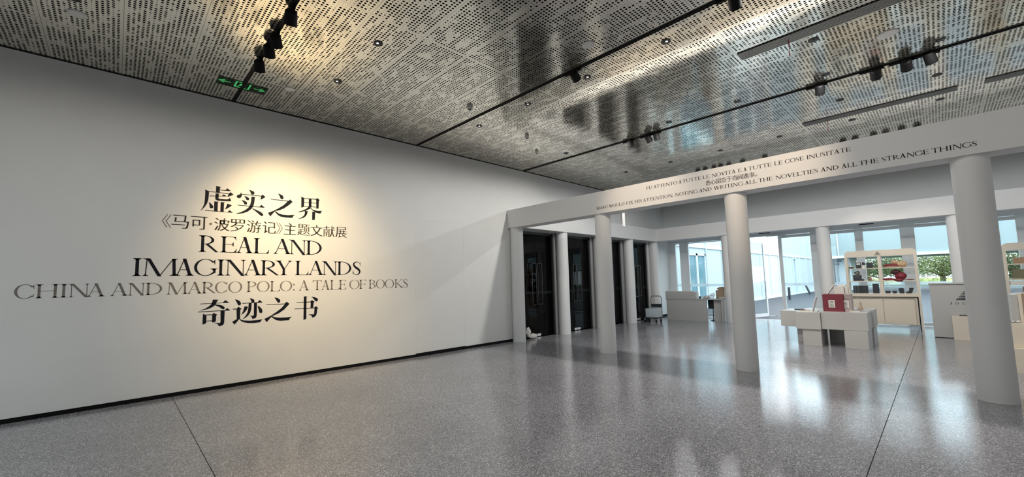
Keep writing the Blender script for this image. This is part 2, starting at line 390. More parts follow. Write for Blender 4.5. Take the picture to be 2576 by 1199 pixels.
# back glazing: header and framed panes
hd = struct(MB().box(0, XR, YG - .10, YG + .08, 2.97, 3.12), 'trim_2', MFRAMEW)
for (x, y_) in ((3.55, YG - .12), (6.30, YG - .12)):
    MB().box(x - .17, x + .17, y_, YG - .10, 3.06, 3.10).build('sensor_bar', MNAVY, hd)
MB().box(3.60, 4.18, YG - .14, YG - .10, 2.94, 3.0).build('door_operator', MFRAME, hd)
panes = [(.27, .45, 0), (.80, 2.12, 0), (2.30, 2.78, 0), (4.03, 4.85, 1), (5.10, 5.99, 1), (6.19, 7.02, 1), (7.33, 8.02, 1), (8.30, 9.19, 1), (9.45, 10.35, 1), (10.6, 11.5, 1), (11.8, 12.6, 1), (12.8, 13.4, 1)]
posts = [(0, .27), (.45, .80), (2.12, 2.30), (2.78, 2.86), (3.93, 4.03), (4.85, 5.10), (5.99, 6.19), (7.02, 7.33), (8.02, 8.30), (9.19, 9.45), (10.35, 10.6), (11.5, 11.8), (12.6, 12.8), (13.4, XR)]
for a, b_ in posts:
    m = MB().box(a, b_, YG - .05, YG + .05, 0, 2.97)
    c = (a + b_) / 2
    if b_ - a > .15: m.box(c - .006, c + .006, YG - .056, YG - .049, 0, 2.97)
    struct(m, 'trim_post', MFRAME if a > 3 else MFRAMEW)
for i, (a, b_, k) in enumerate(panes):
    zt = 2.86 if k else 2.93; zb_ = .10
    w = struct(MB().box(a, b_, YG - .03, YG + .03, zt, 2.955).box(a, b_, YG - .03, YG + .03, .015, zb_), 'window_%d' % (i + 1), MFRAME if k else MFRAMEW)
    MB().box(a, b_, YG - .006, YG + .006, zb_, zt).build('glass_pane', MGLASS, w)
    st = MB().box(a, b_, YG - .0085, YG - .0065, 1.185, 1.285).build('safety_strip', MSTRIP, w)
    if b_ - a > .7:
        xc = (a + b_) / 2; lg = MB()
        for q in range(3): lg.box(xc + .03 - .018 * (q + 1) + .0, xc + .03 + .018 * (q + 1), YG - .0105, YG - .009, 1.255 - q * .014 - .008, 1.255 - q * .014)
        for q in range(4): lg.box(xc - .16 + q * .035, xc - .16 + q * .035 + .02, YG - .0105, YG - .009, 1.222, 1.248)
        lg.build('strip_print', MFRAME, st)
# the open leaf of the doorway
dl = tag(struct(MB().box(0, .05, -.02, .02, .02, 2.88).box(1.05, 1.13, -.02, .02, .02, 2.88).box(.05, 1.05, -.02, .02, 2.78, 2.88).box(.05, 1.05, -.02, .02, .02, .13), 'door_5', MFRAMEW), 'glass door leaf swung open outwards to the courtyard')
dl.location = (2.86, YG + .06, 0); dl.rotation_euler = (0, 0, RAD(74))
for nm, mb_, mt in (('glass_pane', MB().box(.05, 1.05, -.005, .005, .13, 2.78), MGLASS), ('pull_handle', MB().tube([(.98, -.06, .95), (.98, -.06, 1.35)], .012).tube([(.98, -.06, .95), (.98, 0, .95)], .01).tube([(.98, -.06, 1.35), (.98, 0, 1.35)], .01), MSTEEL),
                    ('foot_stay', MB().tube([(1.05, .02, .06), (1.25, -.12, .02), (1.45, -.1, .02)], .012).cone((1.45, -.1, 0), (1.45, -.1, .05), .025, .025, 10), MSTEEL)):
    o = mb_.build(nm, mt); o.parent = dl
# small drop screen hanging above the shop
tag(MB().box(3.135, 3.16, YB1 + .002, YB1 + .13, 2.69, 3.42).build('drop_bracket', MBEAM), 'narrow white blade hanging down behind the printed beam, right of the second column', 'bracket')

# ================================================================ LETTERING (traced strokes in millimetres on the wall: along, up)
CJA=[[(1118,3177),(1184,3171),(1166,3155),(1164,3075),(1114,3073),(1115,3172)],[(1164,3125),(1243,3130),(1265,3163),(1317,3121),(1164,3116)],[(974,3103),(1001,3090),(1024,3083),(1022,2999),(1017,2940),(1005,2888),(979,2831),(930,2764),(926,2767),(950,2816),(967,2867),(973,2935),(976,3018)],[(1019,3083),(1289,3080),(1311,3105),(1355,3069),(1326,3050),(1270,3020),(1283,3069),(1019,3074)],[(1034,3012),(1198,3028),(1218,3058),(1263,3028),(1034,3002)],[(1111,3059),(1165,3060),(1153,3050),(1151,2986),(1164,2976),(1256,2979),(1284,2985),(1304,3016),(1307,2992),(1324,2977),(1321,2963),(1307,2953),(1228,2948),(1144,2945),(1116,2956),(1107,2974)],[(1100,2929),(1160,2927),(1145,2915),(1145,2771),(1097,2773),(1097,2916)],[(1185,2929),(1243,2926),(1228,2914),(1226,2773),(1181,2773),(1181,2917)],[(1024,2907),(1049,2893),(1077,2863),(1087,2839),(1084,2822),(1068,2812),(1048,2814),(1040,2825),(1036,2867)],[(1272,2912),(1336,2892),(1295,2849),(1239,2810),(1258,2857)],[(981,2778),(1279,2774),(1305,2809),(1355,2769),(981,2767)],[(1571,3177),(1607,3173),(1638,3162),(1654,3140),(1650,3119),(1631,3103),(1608,3104),(1599,3117),(1590,3147)],[(1458,3124),(1464,3099),(1470,3089),(1468,3051),(1453,3029),(1429,3018),(1403,3030),(1397,3051),(1410,3072),(1439,3085),(1450,3101)],[(1465,3096),(1753,3101),(1774,3126),(1821,3086),(1797,3068),(1744,3029),(1751,3089),(1465,3086)],[(1499,3068),(1541,3060),(1572,3042),(1580,3021),(1569,3004),(1550,3000),(1534,3007),(1525,3036)],[(1466,2996),(1508,2990),(1543,2968),(1551,2947),(1542,2928),(1525,2922),(1510,2929),(1494,2962)],[(1412,2909),(1729,2910),(1760,2948),(1815,2900),(1412,2899)],[(1609,3069),(1675,3071),(1660,3060),(1654,2972),(1640,2908),(1614,2861),(1562,2811),(1495,2776),(1399,2756),(1398,2762),(1465,2793),(1524,2834),(1568,2878),(1593,2929),(1604,2984)],[(1625,2875),(1692,2851),(1755,2822),(1787,2793),(1794,2776),(1786,2762),(1768,2757),(1748,2763),(1708,2799),(1661,2839),(1630,2861)],[(2009,3175),(2048,3166),(2086,3148),(2101,3117),(2100,3098),(2084,3080),(2062,3082),(2050,3097),(2036,3137)],[(1890,3065),(2186,3066),(2207,3094),(2251,3055),(2187,2987),(2112,2922),(2029,2877),(1971,2862),(1900,2761),(1861,2819),(1947,2864),(2020,2913),(2102,2977),(2167,3052),(1890,3056)],[(1976,2862),(2030,2826),(2097,2809),(2182,2810),(2290,2825),(2267,2802),(2250,2769),(2149,2765),(2064,2771),(2022,2793),(1984,2831),(1965,2852)],[(2394,3168),(2421,3157),(2444,3148),(2444,2991),(2402,2967),(2396,2972)],[(2439,3148),(2651,3156),(2674,3177),(2719,3140),(2703,3128),(2698,2984),(2658,2972),(2653,3141),(2440,3138)],[(2523,3145),(2572,3146),(2571,2990),(2524,2990)],[(2441,3074),(2653,3080),(2654,3071),(2441,3065)],[(2442,3003),(2654,3009),(2655,2999),(2442,2993)],[(2519,2994),(2581,2982),(2542,2958),(2461,2911),(2372,2881),(2330,2879),(2416,2916),(2479,2952)],[(2556,2977),(2607,2946),(2682,2936),(2762,2944),(2746,2920),(2734,2890),(2663,2897),(2603,2926),(2565,2961)],[(2457,2916),(2523,2910),(2505,2896),(2498,2857),(2476,2817),(2427,2779),(2352,2756),(2350,2760),(2409,2793),(2449,2833),(2459,2873)],[(2587,2912),(2640,2912),(2635,2768),(2610,2759),(2587,2759)]]
CJB=[[(962,1326),(1252,1327),(1288,1366),(1342,1322),(963,1317)],[(1124,1382),(1199,1375),(1179,1353),(1166,1317),(1150,1289),(1117,1263),(1064,1238),(969,1220),(967,1225),(1031,1248),(1073,1278),(1102,1308),(1115,1340)],[(1153,1306),(1198,1299),(1247,1284),(1275,1262),(1283,1239),(1276,1225),(1259,1222),(1241,1235),(1206,1266),(1154,1291)],[(941,1206),(1287,1208),(1312,1241),(1365,1199),(942,1196)],[(1003,1170),(1027,1156),(1050,1151),(1049,1027),(1034,1016),(1002,1007)],[(1048,1155),(1124,1152),(1140,1177),(1189,1142),(1174,1134),(1171,1041),(1151,1030),(1123,1029),(1121,1142),(1048,1146)],[(1046,1061),(1126,1061),(1127,1051),(1046,1052)],[(1228,1207),(1284,1204),(1282,1011),(1272,983),(1249,969),(1213,963),(1203,989),(1182,1007),(1151,1018),(1157,1021),(1227,1012),(1233,1032)],[(1418,1371),(1458,1361),(1491,1334),(1503,1308),(1502,1287),(1489,1272),(1471,1272),(1460,1285),(1444,1323)],[(1393,1222),(1447,1223),(1468,1251),(1518,1212),(1497,1203),(1496,1060),(1509,1042),(1547,1027),(1636,1016),(1734,1016),(1823,1025),(1800,1002),(1787,978),(1690,973),(1614,979),(1547,997),(1510,1021),(1487,1053),(1421,968),(1389,1019),(1451,1055),(1443,1210),(1393,1211)],[(1621,1383),(1657,1373),(1688,1354),(1696,1332),(1689,1311),(1663,1308),(1651,1317),(1641,1352)],[(1521,1307),(1739,1309),(1769,1346),(1818,1299),(1521,1298)],[(1612,1306),(1655,1304),(1652,1202),(1637,1143),(1611,1102),(1575,1071),(1537,1047),(1535,1051),(1574,1101),(1599,1154),(1608,1221)],[(1688,1303),(1732,1302),(1733,1094),(1724,1060),(1699,1045),(1673,1041),(1663,1064),(1653,1084),(1628,1093),(1630,1097),(1685,1093),(1690,1105)],[(1554,1254),(1606,1243),(1587,1197),(1558,1153),(1515,1119),(1512,1123),(1535,1175)],[(1738,1255),(1775,1233),(1807,1192),(1816,1157),(1809,1131),(1789,1126),(1770,1138),(1761,1178)],[(1992,1380),(2034,1369),(2072,1345),(2085,1318),(2081,1296),(2061,1283),(2040,1292),(2027,1321)],[(1872,1269),(2156,1265),(2185,1297),(2232,1255),(2203,1227),(2146,1162),(2064,1105),(1960,1064),(1883,970),(1846,1027),(1944,1074),(2031,1134),(2104,1192),(2156,1254),(1872,1260)],[(1962,1064),(2009,1043),(2082,1031),(2181,1028),(2272,1032),(2242,1007),(2228,975),(2100,977),(2034,988),(1985,1023),(1948,1056)],[(2347,1280),(2576,1279),(2605,1304),(2654,1272),(2635,1259),(2630,1170),(2582,1168),(2584,1266),(2347,1271)],[(2312,1168),(2646,1167),(2676,1193),(2720,1153),(2701,1142),(2693,1062),(2680,1026),(2653,999),(2615,993),(2603,1027),(2553,1049),(2557,1053),(2638,1047),(2647,1065),(2651,1154),(2313,1159)],[(2466,1376),(2530,1373),(2512,1358),(2514,982),(2496,970),(2461,965),(2465,977)],[(2595,1367),(2648,1355),(2694,1336),(2711,1307),(2704,1284),(2681,1275),(2658,1291),(2635,1325)]]
L_REAL=[('R',0.918,1.178),('E',1.196,1.419),('A',1.414,1.66),('L',1.656,1.891),('A',1.957,2.247),('N',2.212,2.495),('D',2.487,2.764)]
L_IMAG=[('I',0.151,0.286),('M',0.276,0.685),('A',0.637,0.88),('G',0.871,1.145),('I',1.145,1.28),('N',1.271,1.555),('A',1.526,1.791),('R',1.771,2.054),('Y',1.996,2.261),('L',2.31,2.538),('A',2.533,2.81),('N',2.777,3.058),('D',3.05,3.327),('S',3.345,3.528)]
L_CH1=[('C',-0.902,-0.736),('H',-0.729,-0.526),('I',-0.526,-0.44),('N',-0.44,-0.246),('A',-0.273,-0.089),('A',-0.048,0.143),('N',0.134,0.318),('D',0.318,0.505),('M',0.557,0.807),('A',0.797,0.987),('R',0.976,1.158)]
L_CH2=[('C',1.146,1.31),('O',1.32,1.513),('P',1.573,1.722),('O',1.722,1.914),('L',1.918,2.076),('O',2.073,2.268),(':',2.276,2.321),('A',2.378,2.558),('T',2.612,2.777),('A',2.766,2.929),('L',2.924,3.102),('E',3.087,3.23),('O',3.29,3.495),('F',3.486,3.638),('B',3.681,3.837),('O',3.837,4.03),('O',4.03,4.239),('K',4.248,4.446),('S',4.446,4.575)]
L_SUB=[('《',0.466,0.566),('马',0.581,0.783),('可',0.81,1.011),('·',1.042,1.078),('波',1.111,1.31),('罗',1.33,1.522),('游',1.559,1.76),('记',1.788,1.987),('》',2.005,2.098),('主',2.122,2.316),('题',2.343,2.545),('文',2.568,2.772),('献',2.795,2.995),('展',3.019,3.226)]
L_B1=[('FU',3.948,4.064),('ATTENTO',4.092,4.558),('A',4.583,4.641),('TUTTE',4.649,4.989),('LE',5.012,5.131),('NOVITÀ',5.162,5.547),('E',5.578,5.633),('A',5.661,5.714),('TUTTE',5.732,6.065),('LE',6.099,6.211),('COSE',6.241,6.485),('INUSITATE',6.516,7.033)]
L_B3=[('MARC',2.788,3.073),('WOULD',3.097,3.461),('FIX',3.499,3.653),('HIS',3.683,3.846),('ATTENTION,',3.865,4.478),('NOTING',4.504,4.912),('AND',4.936,5.148),('WRITING',5.182,5.643),('ALL',5.668,5.846),('THE',5.866,6.068),('NOVELTIES',6.102,6.644),('AND',6.674,6.881),('ALL',6.913,7.083),('THE',7.102,7.307),('STRANGE',7.334,7.786),('THINGS',7.806,8.192)]
def stroke_mesh(mb, polys, P):
    for p in polys:
        tri = tessellate_polygon([[Vector((u, v, 0)) for u, v in p]])
        mb.add([P(u, v) for u, v in p], tri)
def cr(pts, n=7):
    out = []; k = len(pts)
    for i in range(k - 1):
        p0 = pts[max(i - 1, 0)]; p1 = pts[i]; p2 = pts[i + 1]; p3 = pts[min(i + 2, k - 1)]
        for j in range(n + (i == k - 2)):
            t = j / n
            out.append(tuple(.5 * ((2 * b_) + (-a + c) * t + (2 * a - 5 * b_ + 4 * c - d) * t * t + (-a + 3 * b_ - 3 * c + d) * t ** 3) for a, b_, c, d in zip(p0, p1, p2, p3)))
    return out
# serif capitals drawn as polygons; x in cap heights, width w given
def glyph(ch, w, S=.145, h=.03):
    R = []; o = .115
    def q(*p): R.append(list(p))
    def foot(xc, s=S, l=o, r=o, y=0.0, up=1):
        q((xc - s / 2 - l, y), (xc + s / 2 + r, y), (xc + s / 2 + r, y + up * .022), (xc + s / 2 + r * .25, y + up * .05), (xc + s / 2, y + up * .11), (xc - s / 2, y + up * .11), (xc - s / 2 - l * .25, y + up * .05), (xc - s / 2 - l, y + up * .022))
    def stem(xc, s=S, b=True, t=True, y0=0, y1=1):
        q((xc - s / 2, y0), (xc + s / 2, y0), (xc + s / 2, y1), (xc - s / 2, y1))
        if b: foot(xc, s)
        if t: foot(xc, s, y=1.0, up=-1)
    def diag(x0, y0, x1, y1, t): q((x0 - t / 2, y0), (x0 + t / 2, y0), (x1 + t / 2, y1), (x1 - t / 2, y1))
    def ring(cx, cy_, rx, ry, sx, sy, a0, a1, n=28):
        for i in range(n):
            ta = RAD(a0 + (a1 - a0) * i / n); tb = RAD(a0 + (a1 - a0) * (i + 1) / n)
            q((cx + rx * cos(ta), cy_ + ry * sin(ta)), (cx + rx * cos(tb), cy_ + ry * sin(tb)), (cx + (rx - sx) * cos(tb), cy_ + (ry - sy) * sin(tb)), (cx + (rx - sx) * cos(ta), cy_ + (ry - sy) * sin(ta)))
    xl = o + S / 2; xr = w - o - S / 2; tn = h * 1.5
    if ch == 'I': stem(w / 2)
    elif ch == 'H': stem(xl); stem(xr); q((xl, .5), (xr, .5), (xr, .5 + h), (xl, .5 + h))
    elif ch in 'EFL':
        stem(xl, t=(ch == 'L'), b=True)
        if ch != 'L':
            q((0, 1 - .022), (0, 1), (w - .05, 1), (w - .05, 1 - h)); q((0, .978), (xl - S / 2, .89), (xl + S / 2, .89), (w - .05, .97))if False else None
            q((w - .05, 1), (w - .03, .79), (w - .055, .79), (w - .09, .90), (w - .17, 1 - h), (w - .2, 1))
            foot(xl, S, y=1.0, up=-1)
            q((xl, .5), (w - .19, .5), (w - .19, .5 + h), (xl, .5 + h)); q((w - .19, .39), (w - .165, .39), (w - .165, .65), (w - .19, .65), (w - .24, .54), (w - .24, .49))
        if ch != 'F':
            q((xl, 0), (w - .02, 0), (w - .04, h), (xl, h)); q((w - .02, 0), (w, .25), (w - .025, .25), (w - .07, .12), (w - .18, h), (w - .25, 0))
    elif ch == 'T':
        stem(w / 2, t=False); q((0.03, 1 - h), (w - .03, 1 - h), (w - .03, 1), (.03, 1))
        q((.03, 1), (0, .78), (.025, .78), (.07, .90), (.17, 1 - h), (.2, 1)); q((w - .03, 1), (w, .78), (w - .025, .78), (w - .07, .90), (w - .17, 1 - h), (w - .2, 1))
    elif ch in 'AÀ':
        ax = w * .5; diag(.13, 0, ax - .035, 1.0, tn); diag(w - .13 - S * .6, 0, ax - .03, 1.02, S * 1.15)
        foot(.13, tn, .10, .12); foot(w - .13 - S * .6, S * 1.15, .12, .10)
        y = .34; q((.13 + (ax - .13) * y, y), (w - .2 - (w - .2 - ax) * y, y), (w - .2 - (w - .2 - ax) * y, y + h), (.13 + (ax - .13) * y, y + h))
        if ch == 'À': q((ax - .22, 1.28), (ax - .12, 1.30), (ax + .02, 1.08), (ax - .02, 1.07))
    elif ch == 'V':
        diag(w * .5, -.02, .13 + S * .5, 1, S * 1.15); diag(w * .5 + .01, 0, w - .13, 1, tn); foot(.13 + S * .5, S * 1.15, .12, .1, 1, -1); foot(w - .13, tn, .12, .1, 1, -1)
    elif ch == 'W':
        diag(w * .31, -.02, .10 + S * .5, 1, S * 1.1); diag(w * .31, 0, w * .5, 1, tn); diag(w * .69, -.02, w * .5, 1, S * 1.1); diag(w * .69 + .01, 0, w - .10, 1, tn)
        foot(.10 + S * .5, S, .1, .1, 1, -1); foot(w * .5, S, .1, .08, 1, -1); foot(w - .1, tn, .11, .09, 1, -1)
    elif ch == 'M':
        diag(.135, 0, .19, 1, tn); diag(w * .47, -.03, .19 + S * .35, 1, S * 1.15); diag(w * .47 + .01, 0, w - .18 - S * .5, 1, tn * 1.1); diag(w - .12 - S * .5, 0, w - .16 - S * .5, 1, S)
        foot(.135, tn, .11, .11); foot(w - .12 - S * .5, S, .14, .12); foot(.19, tn, .15, .02, 1, -1); foot(w - .16 - S * .5, S, .02, .13, 1, -1)
    elif ch == 'N':
        stem(.15, tn, True, False); diag(w - .15, -.03, .15 + S * .3, 1, S * 1.25); stem(w - .14, tn, False, True); foot(.14, tn, .14, .05, 1, -1)
    elif ch == 'X':
        diag(w - .15 - S * .4, 0, .15 + S * .4, 1, S * 1.15); diag(.14, 0, w - .15, 1, tn); foot(.14, tn); foot(w - .15 - S * .4, S); foot(.15 + S * .4, S, .12, .1, 1, -1); foot(w - .15, tn, .1, .1, 1, -1)
    elif ch == 'Y':
        q((w / 2 - S / 2, 0), (w / 2 + S / 2, 0), (w / 2 + S / 2, .46), (w / 2 - S / 2, .46)); foot(w / 2); diag(w / 2, .42, .13 + S * .5, 1, S * 1.1); diag(w / 2 + S * .3, .42, w - .14, 1, tn)
        foot(.13 + S * .5, S, .12, .1, 1, -1); foot(w - .14, tn, .12, .12, 1, -1)
    elif ch == 'K':
        stem(xl); diag(xl + S * .5, .42, w - .18, 1, tn * 1.2); diag(w - .14, 0, xl + S * .9, .56, S * 1.2); foot(w - .18, tn, .12, .1, 1, -1); foot(w - .13, S, .12, .08)
    elif ch in 'PRB':
        hx = xl; yb = .47 if ch != 'B' else .50; ry = (1 - yb) / 2; rx = w - hx - (.04 if ch == 'P' else (.12 if ch == 'B' else .18 * w + .06))
        stem(hx); ring(hx + .1, yb + ry, rx - .1, ry, S * .98, h, -90, 90); q((hx, 1 - h), (hx + .1, 1 - h), (hx + .1, 1), (hx, 1)); q((hx, yb), (hx + .1, yb), (hx + .1, yb + h), (hx, yb + h))
        if ch == 'R': q((hx + .12, yb + .02), (hx + .30, yb + .02), (w - .05, .03), (w, 0), (w - .16, -.01))
        if ch == 'B': ring(hx + .1, (yb + .03) / 2, w - hx - .14, (yb + .03) / 2, S, h, -90, 90); q((hx, 0), (hx + .1, 0), (hx + .1, h), (hx, h))
    elif ch == 'D':
        stem(xl); ring(xl + .1, .5, w - xl - .1, .5, S * 1.05, h, -90, 90); q((xl, 0), (xl + .1, 0), (xl + .1, h), (xl, h)); q((xl, 1 - h), (xl + .1, 1 - h), (xl + .1, 1), (xl, 1))
    elif ch == 'O': ring(w / 2, .5, w / 2, .52, S, h, 0, 360, 44)
    elif ch in 'CG':
        ring(w * .53, .5, w * .53, .52, S, h * 1.15, 38, 322, 40)
        x = w * .53 + w * .53 * cos(RAD(38)); q((x - .03, .82), (x + .005, .68), (x + .03, .68), (x + .03, .98), (x + .005, .98), (x - .05, .88))
        if ch == 'C': q((x - .04, .17), (x + .01, .30), (x + .04, .30), (x + .01, .08), (x - .04, .12))
        else: q((x - .07, .12), (x + S - .09, .16), (x + S - .09, .42), (x - .07, .42)); foot(x - .02 + .0, S, .12, .11, .44, -1)
    elif ch == 'U':
        q((xl - S / 2, .33), (xl + S / 2, .33), (xl + S / 2, 1), (xl - S / 2, 1)); foot(xl, S, o, o, 1, -1); q((xr + .03, .33), (xr + .03 + tn, .33), (xr + .03 + tn, 1), (xr + .03, 1)); foot(xr + .03 + tn / 2, tn, o, .1, 1, -1)
        c0 = (xl - S / 2 + xr + .03 + tn) / 2; r0 = (xr + .03 + tn - xl + S / 2) / 2
        for i in range(20):
            ta, tb = RAD(180 + 9 * i), RAD(189 + 9 * i); f = lambda t: (S if cos(t) < 0 else tn)
            q((c0 + r0 * cos(ta), .34 + .36 * sin(ta)), (c0 + r0 * cos(tb), .34 + .36 * sin(tb)), (c0 + (r0 - f(tb)) * cos(tb), .34 + (.36 - h * 1.2) * sin(tb)), (c0 + (r0 - f(ta)) * cos(ta), .34 + (.36 - h * 1.2) * sin(ta)))
    elif ch == 'S':
        P = cr([(w - .10, .80, .03), (w * .72, .95, .035), (w * .48, .995, .045), (w * .22, .90, .10), (w * .17, .74, .13), (w * .40, .56, .165), (w * .66, .43, .165), (w * .82, .26, .13), (w * .72, .08, .09), (w * .46, .005, .045), (w * .25, .05, .035), (.08, .20, .03)])
        L_, R_ = [], []
        for i, (x, y, t) in enumerate(P):
            a = P[max(i - 1, 0)]; b_ = P[min(i + 1, len(P) - 1)]; dx, dy = b_[0] - a[0], b_[1] - a[1]; n = math.hypot(dx, dy) or 1
            L_.append((x - dy / n * t / 2, y + dx / n * t / 2)); R_.append((x + dy / n * t / 2, y - dx / n * t / 2))
        for i in range(len(P) - 1): q(L_[i], L_[i + 1], R_[i + 1], R_[i])
        q((w - .115, .68), (w - .085, .68), (w - .07, 1.0), (w - .10, .97)); q((.05, .32), (.085, .32), (.10, .16), (.04, .0))
    elif ch == ':':
        for y in (.10, .62): q(*[(w / 2 + .085 * cos(t), y + .085 * sin(t)) for t in [i * pi / 6 for i in range(12)]])
    elif ch == ',': q(*[(w / 2 + .07 * cos(t), .06 + .07 * sin(t)) for t in [i * pi / 6 for i in range(12)]]); q((w / 2 + .07, .06), (w / 2 + .05, -.08), (w / 2 - .05, -.17), (w / 2, -.02))
    return R
WID = dict(R=1.0, E=.85, A=.97, L=.86, N=1.12, D=1.08, I=.46, M=1.42, G=1.08, Y=1.0, S=.70, C=.98, H=1.17, O=1.12, P=.84, T=.93, F=.80, B=.88, K=1.08, U=1.08, V=1.0, W=1.45, X=1.0)
WID['À'] = .97; WID[','] = .3; WID[':'] = .3
def line_letters(mb, items, z0, cap, P, S=.145, h=.03):
    for ch, a, b_ in items:
        w = (b_ - a) / cap
        stroke_mesh(mb, [[(a + x * cap, z0 + y * cap) for x, y in p] for p in glyph(ch, w, S, h)], P)
def words_to_letters(words):
    out = []
    for w_, a, b_ in words:
        tot = sum(WID[c] for c in w_) - .0 * len(w_); k = (b_ - a) / tot; x = a
        for c in w_: out.append((c, x + .02 * k * WID[c], x + WID[c] * k * .98)); x += WID[c] * k
    return out
def cjk(mb, ch, x0, x1, z0, z1, P, bold=.012, thin=-.012, fit=True):
    cu = bpy.data.curves.new('glyph', 'FONT'); cu.body = ch; cu.size = 1.0; cu.offset = thin; cu.resolution_u = 3
    o = bpy.data.objects.new('glyph', cu); COL.objects.link(o); bpy.context.view_layer.update()
    me = bpy.data.meshes.new_from_object(o.evaluated_get(bpy.context.evaluated_depsgraph_get()))
    V = [tuple(v.co) for v in me.vertices]; F = [tuple(p.vertices) for p in me.polygons]
    bpy.data.objects.remove(o); bpy.data.curves.remove(cu); bpy.data.meshes.remove(me)
    if not V: return
    if fit: mnx, mxx = min(v[0] for v in V), max(v[0] for v in V); mny, mxy = min(v[1] for v in V), max(v[1] for v in V)
    else: mnx, mxx, mny, mxy = 0, 1, -.12, .88
    kx = (x1 - x0) / (mxx - mnx); kz = (z1 - z0) / (mxy - mny)
    for s_ in (-1, 0, 1):
        mb.add([P(x0 + (v[0] - mnx) * kx + s_ * bold * (x1 - x0) , z0 + (v[1] - mny) * kz) for v in V], F)
WP = lambda u, v: (.0018, u, v)
BP = lambda u, v: (u, YB0 - .0015, v)
def lettering(name, loc, label): return thing(name, loc, label, 'lettering')
def cj_line(polys, counts, label):
    t = lettering('wall_lettering', (.0018, 2, 2), label); k = 0
    for n in counts:
        m = MB(); stroke_mesh(m, [[(u / 1000, v / 1000) for u, v in p] for p in polys[k:k + n]], WP); m.build('character', MINK, t, recalc=False); k += n
def latin(name, items, z0, cap, P, mt, label, S=.15, h=.03):
    t = lettering(name, P(items[0][1], z0), label)
    for it in items:
        m = MB(); line_letters(m, [it], z0, cap, P, S, h); m.build('letter', mt, t, recalc=False)
cj_line(CJA, (11, 8, 3, 9), 'large black Chinese title of four characters, topmost on the white wall')
t = lettering('wall_lettering', (.0018, .5, 2.5), 'grey Chinese subtitle line under the large black Chinese title')
for ch, a, b_ in L_SUB:
    m = MB()
    if ch == '·': m.prism([((a + b_) / 2 + .019 * cos(t_), 2.566 + .019 * sin(t_)) for t_ in [i * pi / 8 for i in range(16)]], 0, .001, .0022)
    elif ch in '《》':
        for k in (0, 1):
            d = (b_ - a) * .42; x0_ = a + k * d
            s_ = 1 if ch == '《' else -1; xa, xb = (x0_, x0_ + (b_ - a) * .58) if s_ == 1 else (x0_ + (b_ - a) * .58, x0_)
            stroke_mesh(m, [[(xa, 2.566), (xb, 2.668), (xb + .009 * s_, 2.662), (xa + .013 * s_, 2.566), (xb + .009 * s_, 2.470), (xb, 2.464)]], WP)
    else: cjk(m, ch, a, b_, 2.467, 2.668, WP, .030, -.014)
    m.build('character', MGREY, t, recalc=False)
latin('wall_lettering', L_REAL, 2.121, .257, WP, MINK, 'black serif capitals reading REAL AND')
latin('wall_lettering', L_IMAG, 1.755, .252, WP, MINK, 'black serif capitals reading IMAGINARY LANDS')
latin('wall_lettering', L_CH1 + L_CH2, 1.482, .173, WP, MGREY, 'grey serif capitals reading CHINA AND MARCO POLO: A TALE OF BOOKS', .145)
cj_line(CJB, (8, 8, 3, 4), 'large black Chinese line of four characters, lowest on the white wall')
latin('beam_lettering', words_to_letters(L_B1), 3.284, .061, BP, MBR, 'small dark Italian quotation in serif capitals, upper line on the front beam', .17, .06)
t = lettering('beam_lettering', (5.06, YB0, 3.16), 'small dark Chinese quotation in the middle line on the front beam')
for i, ch in enumerate('悉心留意于奇闻逸事'):
    m = MB(); cjk(m, ch, 5.056 + .0855 * i, 5.056 + .0855 * i + .080, 3.160, 3.246, BP, .022, -.010); m.build('character', MBR, t, recalc=False)
m = MB(); stroke_mesh(m, [[(5.84 + .014 * cos(u), 3.176 + .014 * sin(u)), (5.84 + .014 * cos(u + .4), 3.176 + .014 * sin(u + .4)), (5.84 + .009 * cos(u + .4), 3.176 + .009 * sin(u + .4)), (5.84 + .009 * cos(u), 3.176 + .009 * sin(u))] for u in [i * .3927 for i in range(16)]], BP)
m.build('character', MBR, t, recalc=False)
latin('beam_lettering', words_to_letters(L_B3), 3.057, .061, BP, MBR, 'small dark English quotation in serif capitals, lowest line on the front beam', .17, .06)

# ================================================================ CEILING FITTINGS
Z = HC
TR = [1.31, 4.80, 8.23, 13.00]
for i, y in enumerate(TR):
    x1 = XR - .02
    tag(MB().box(.02, x1, y - .022, y + .022, Z - .012, Z - .0005).box(.02, x1, y - .022, y - .012, Z - .017, Z - .012).box(.02, x1, y + .012, y + .022, Z - .017, Z - .012).build('lighting_track', MTRACK),
        ['black lighting track nearest the camera, running to the wall above the title', 'black lighting track, second from the camera, crossing mid ceiling',
         'black lighting track just beyond the printed beam', 'black lighting track deepest in the room, hidden behind the printed beam'][i], 'track', 'lighting tracks on the ceiling')
def head(x, y, target, label, grp, col=(1, .8, .52), power=0, angle=40, drop=.075, blend=.6, soft=.03):
    t = thing('track_spotlight', (x, y, Z - .03), label, 'spotlight', grp)
    MB().box(x - .14, x + .14, y - .019, y + .019, Z - .045, Z - .018).build('adapter', MHEAD, t)
    MB().cone((x + .04, y, Z - .045), (x + .04, y, Z - drop - .02), .012, .012, 8).box(x + .02, x + .06, y - .05, y + .05, Z - drop + .022, Z - drop + .030).build('bracket', MHEAD, t)
    c = Vector((x + .04, y, Z - drop - .03)); d = (Vector(target) - c).normalized()
    MB().cone(c - d * .070, c + d * .060, .062, .066, 20).cone(c - d * .085, c - d * .070, .045, .058, 20).build('lamp_head', MHEAD, t)
    MB().cone(c + d * .060, c + d * .067, .068, .068, 20).build('front_ring', MTRACK, t)
    if power: spot('track_lamp', c + d * .085, target, power, angle, blend, col, soft, t)
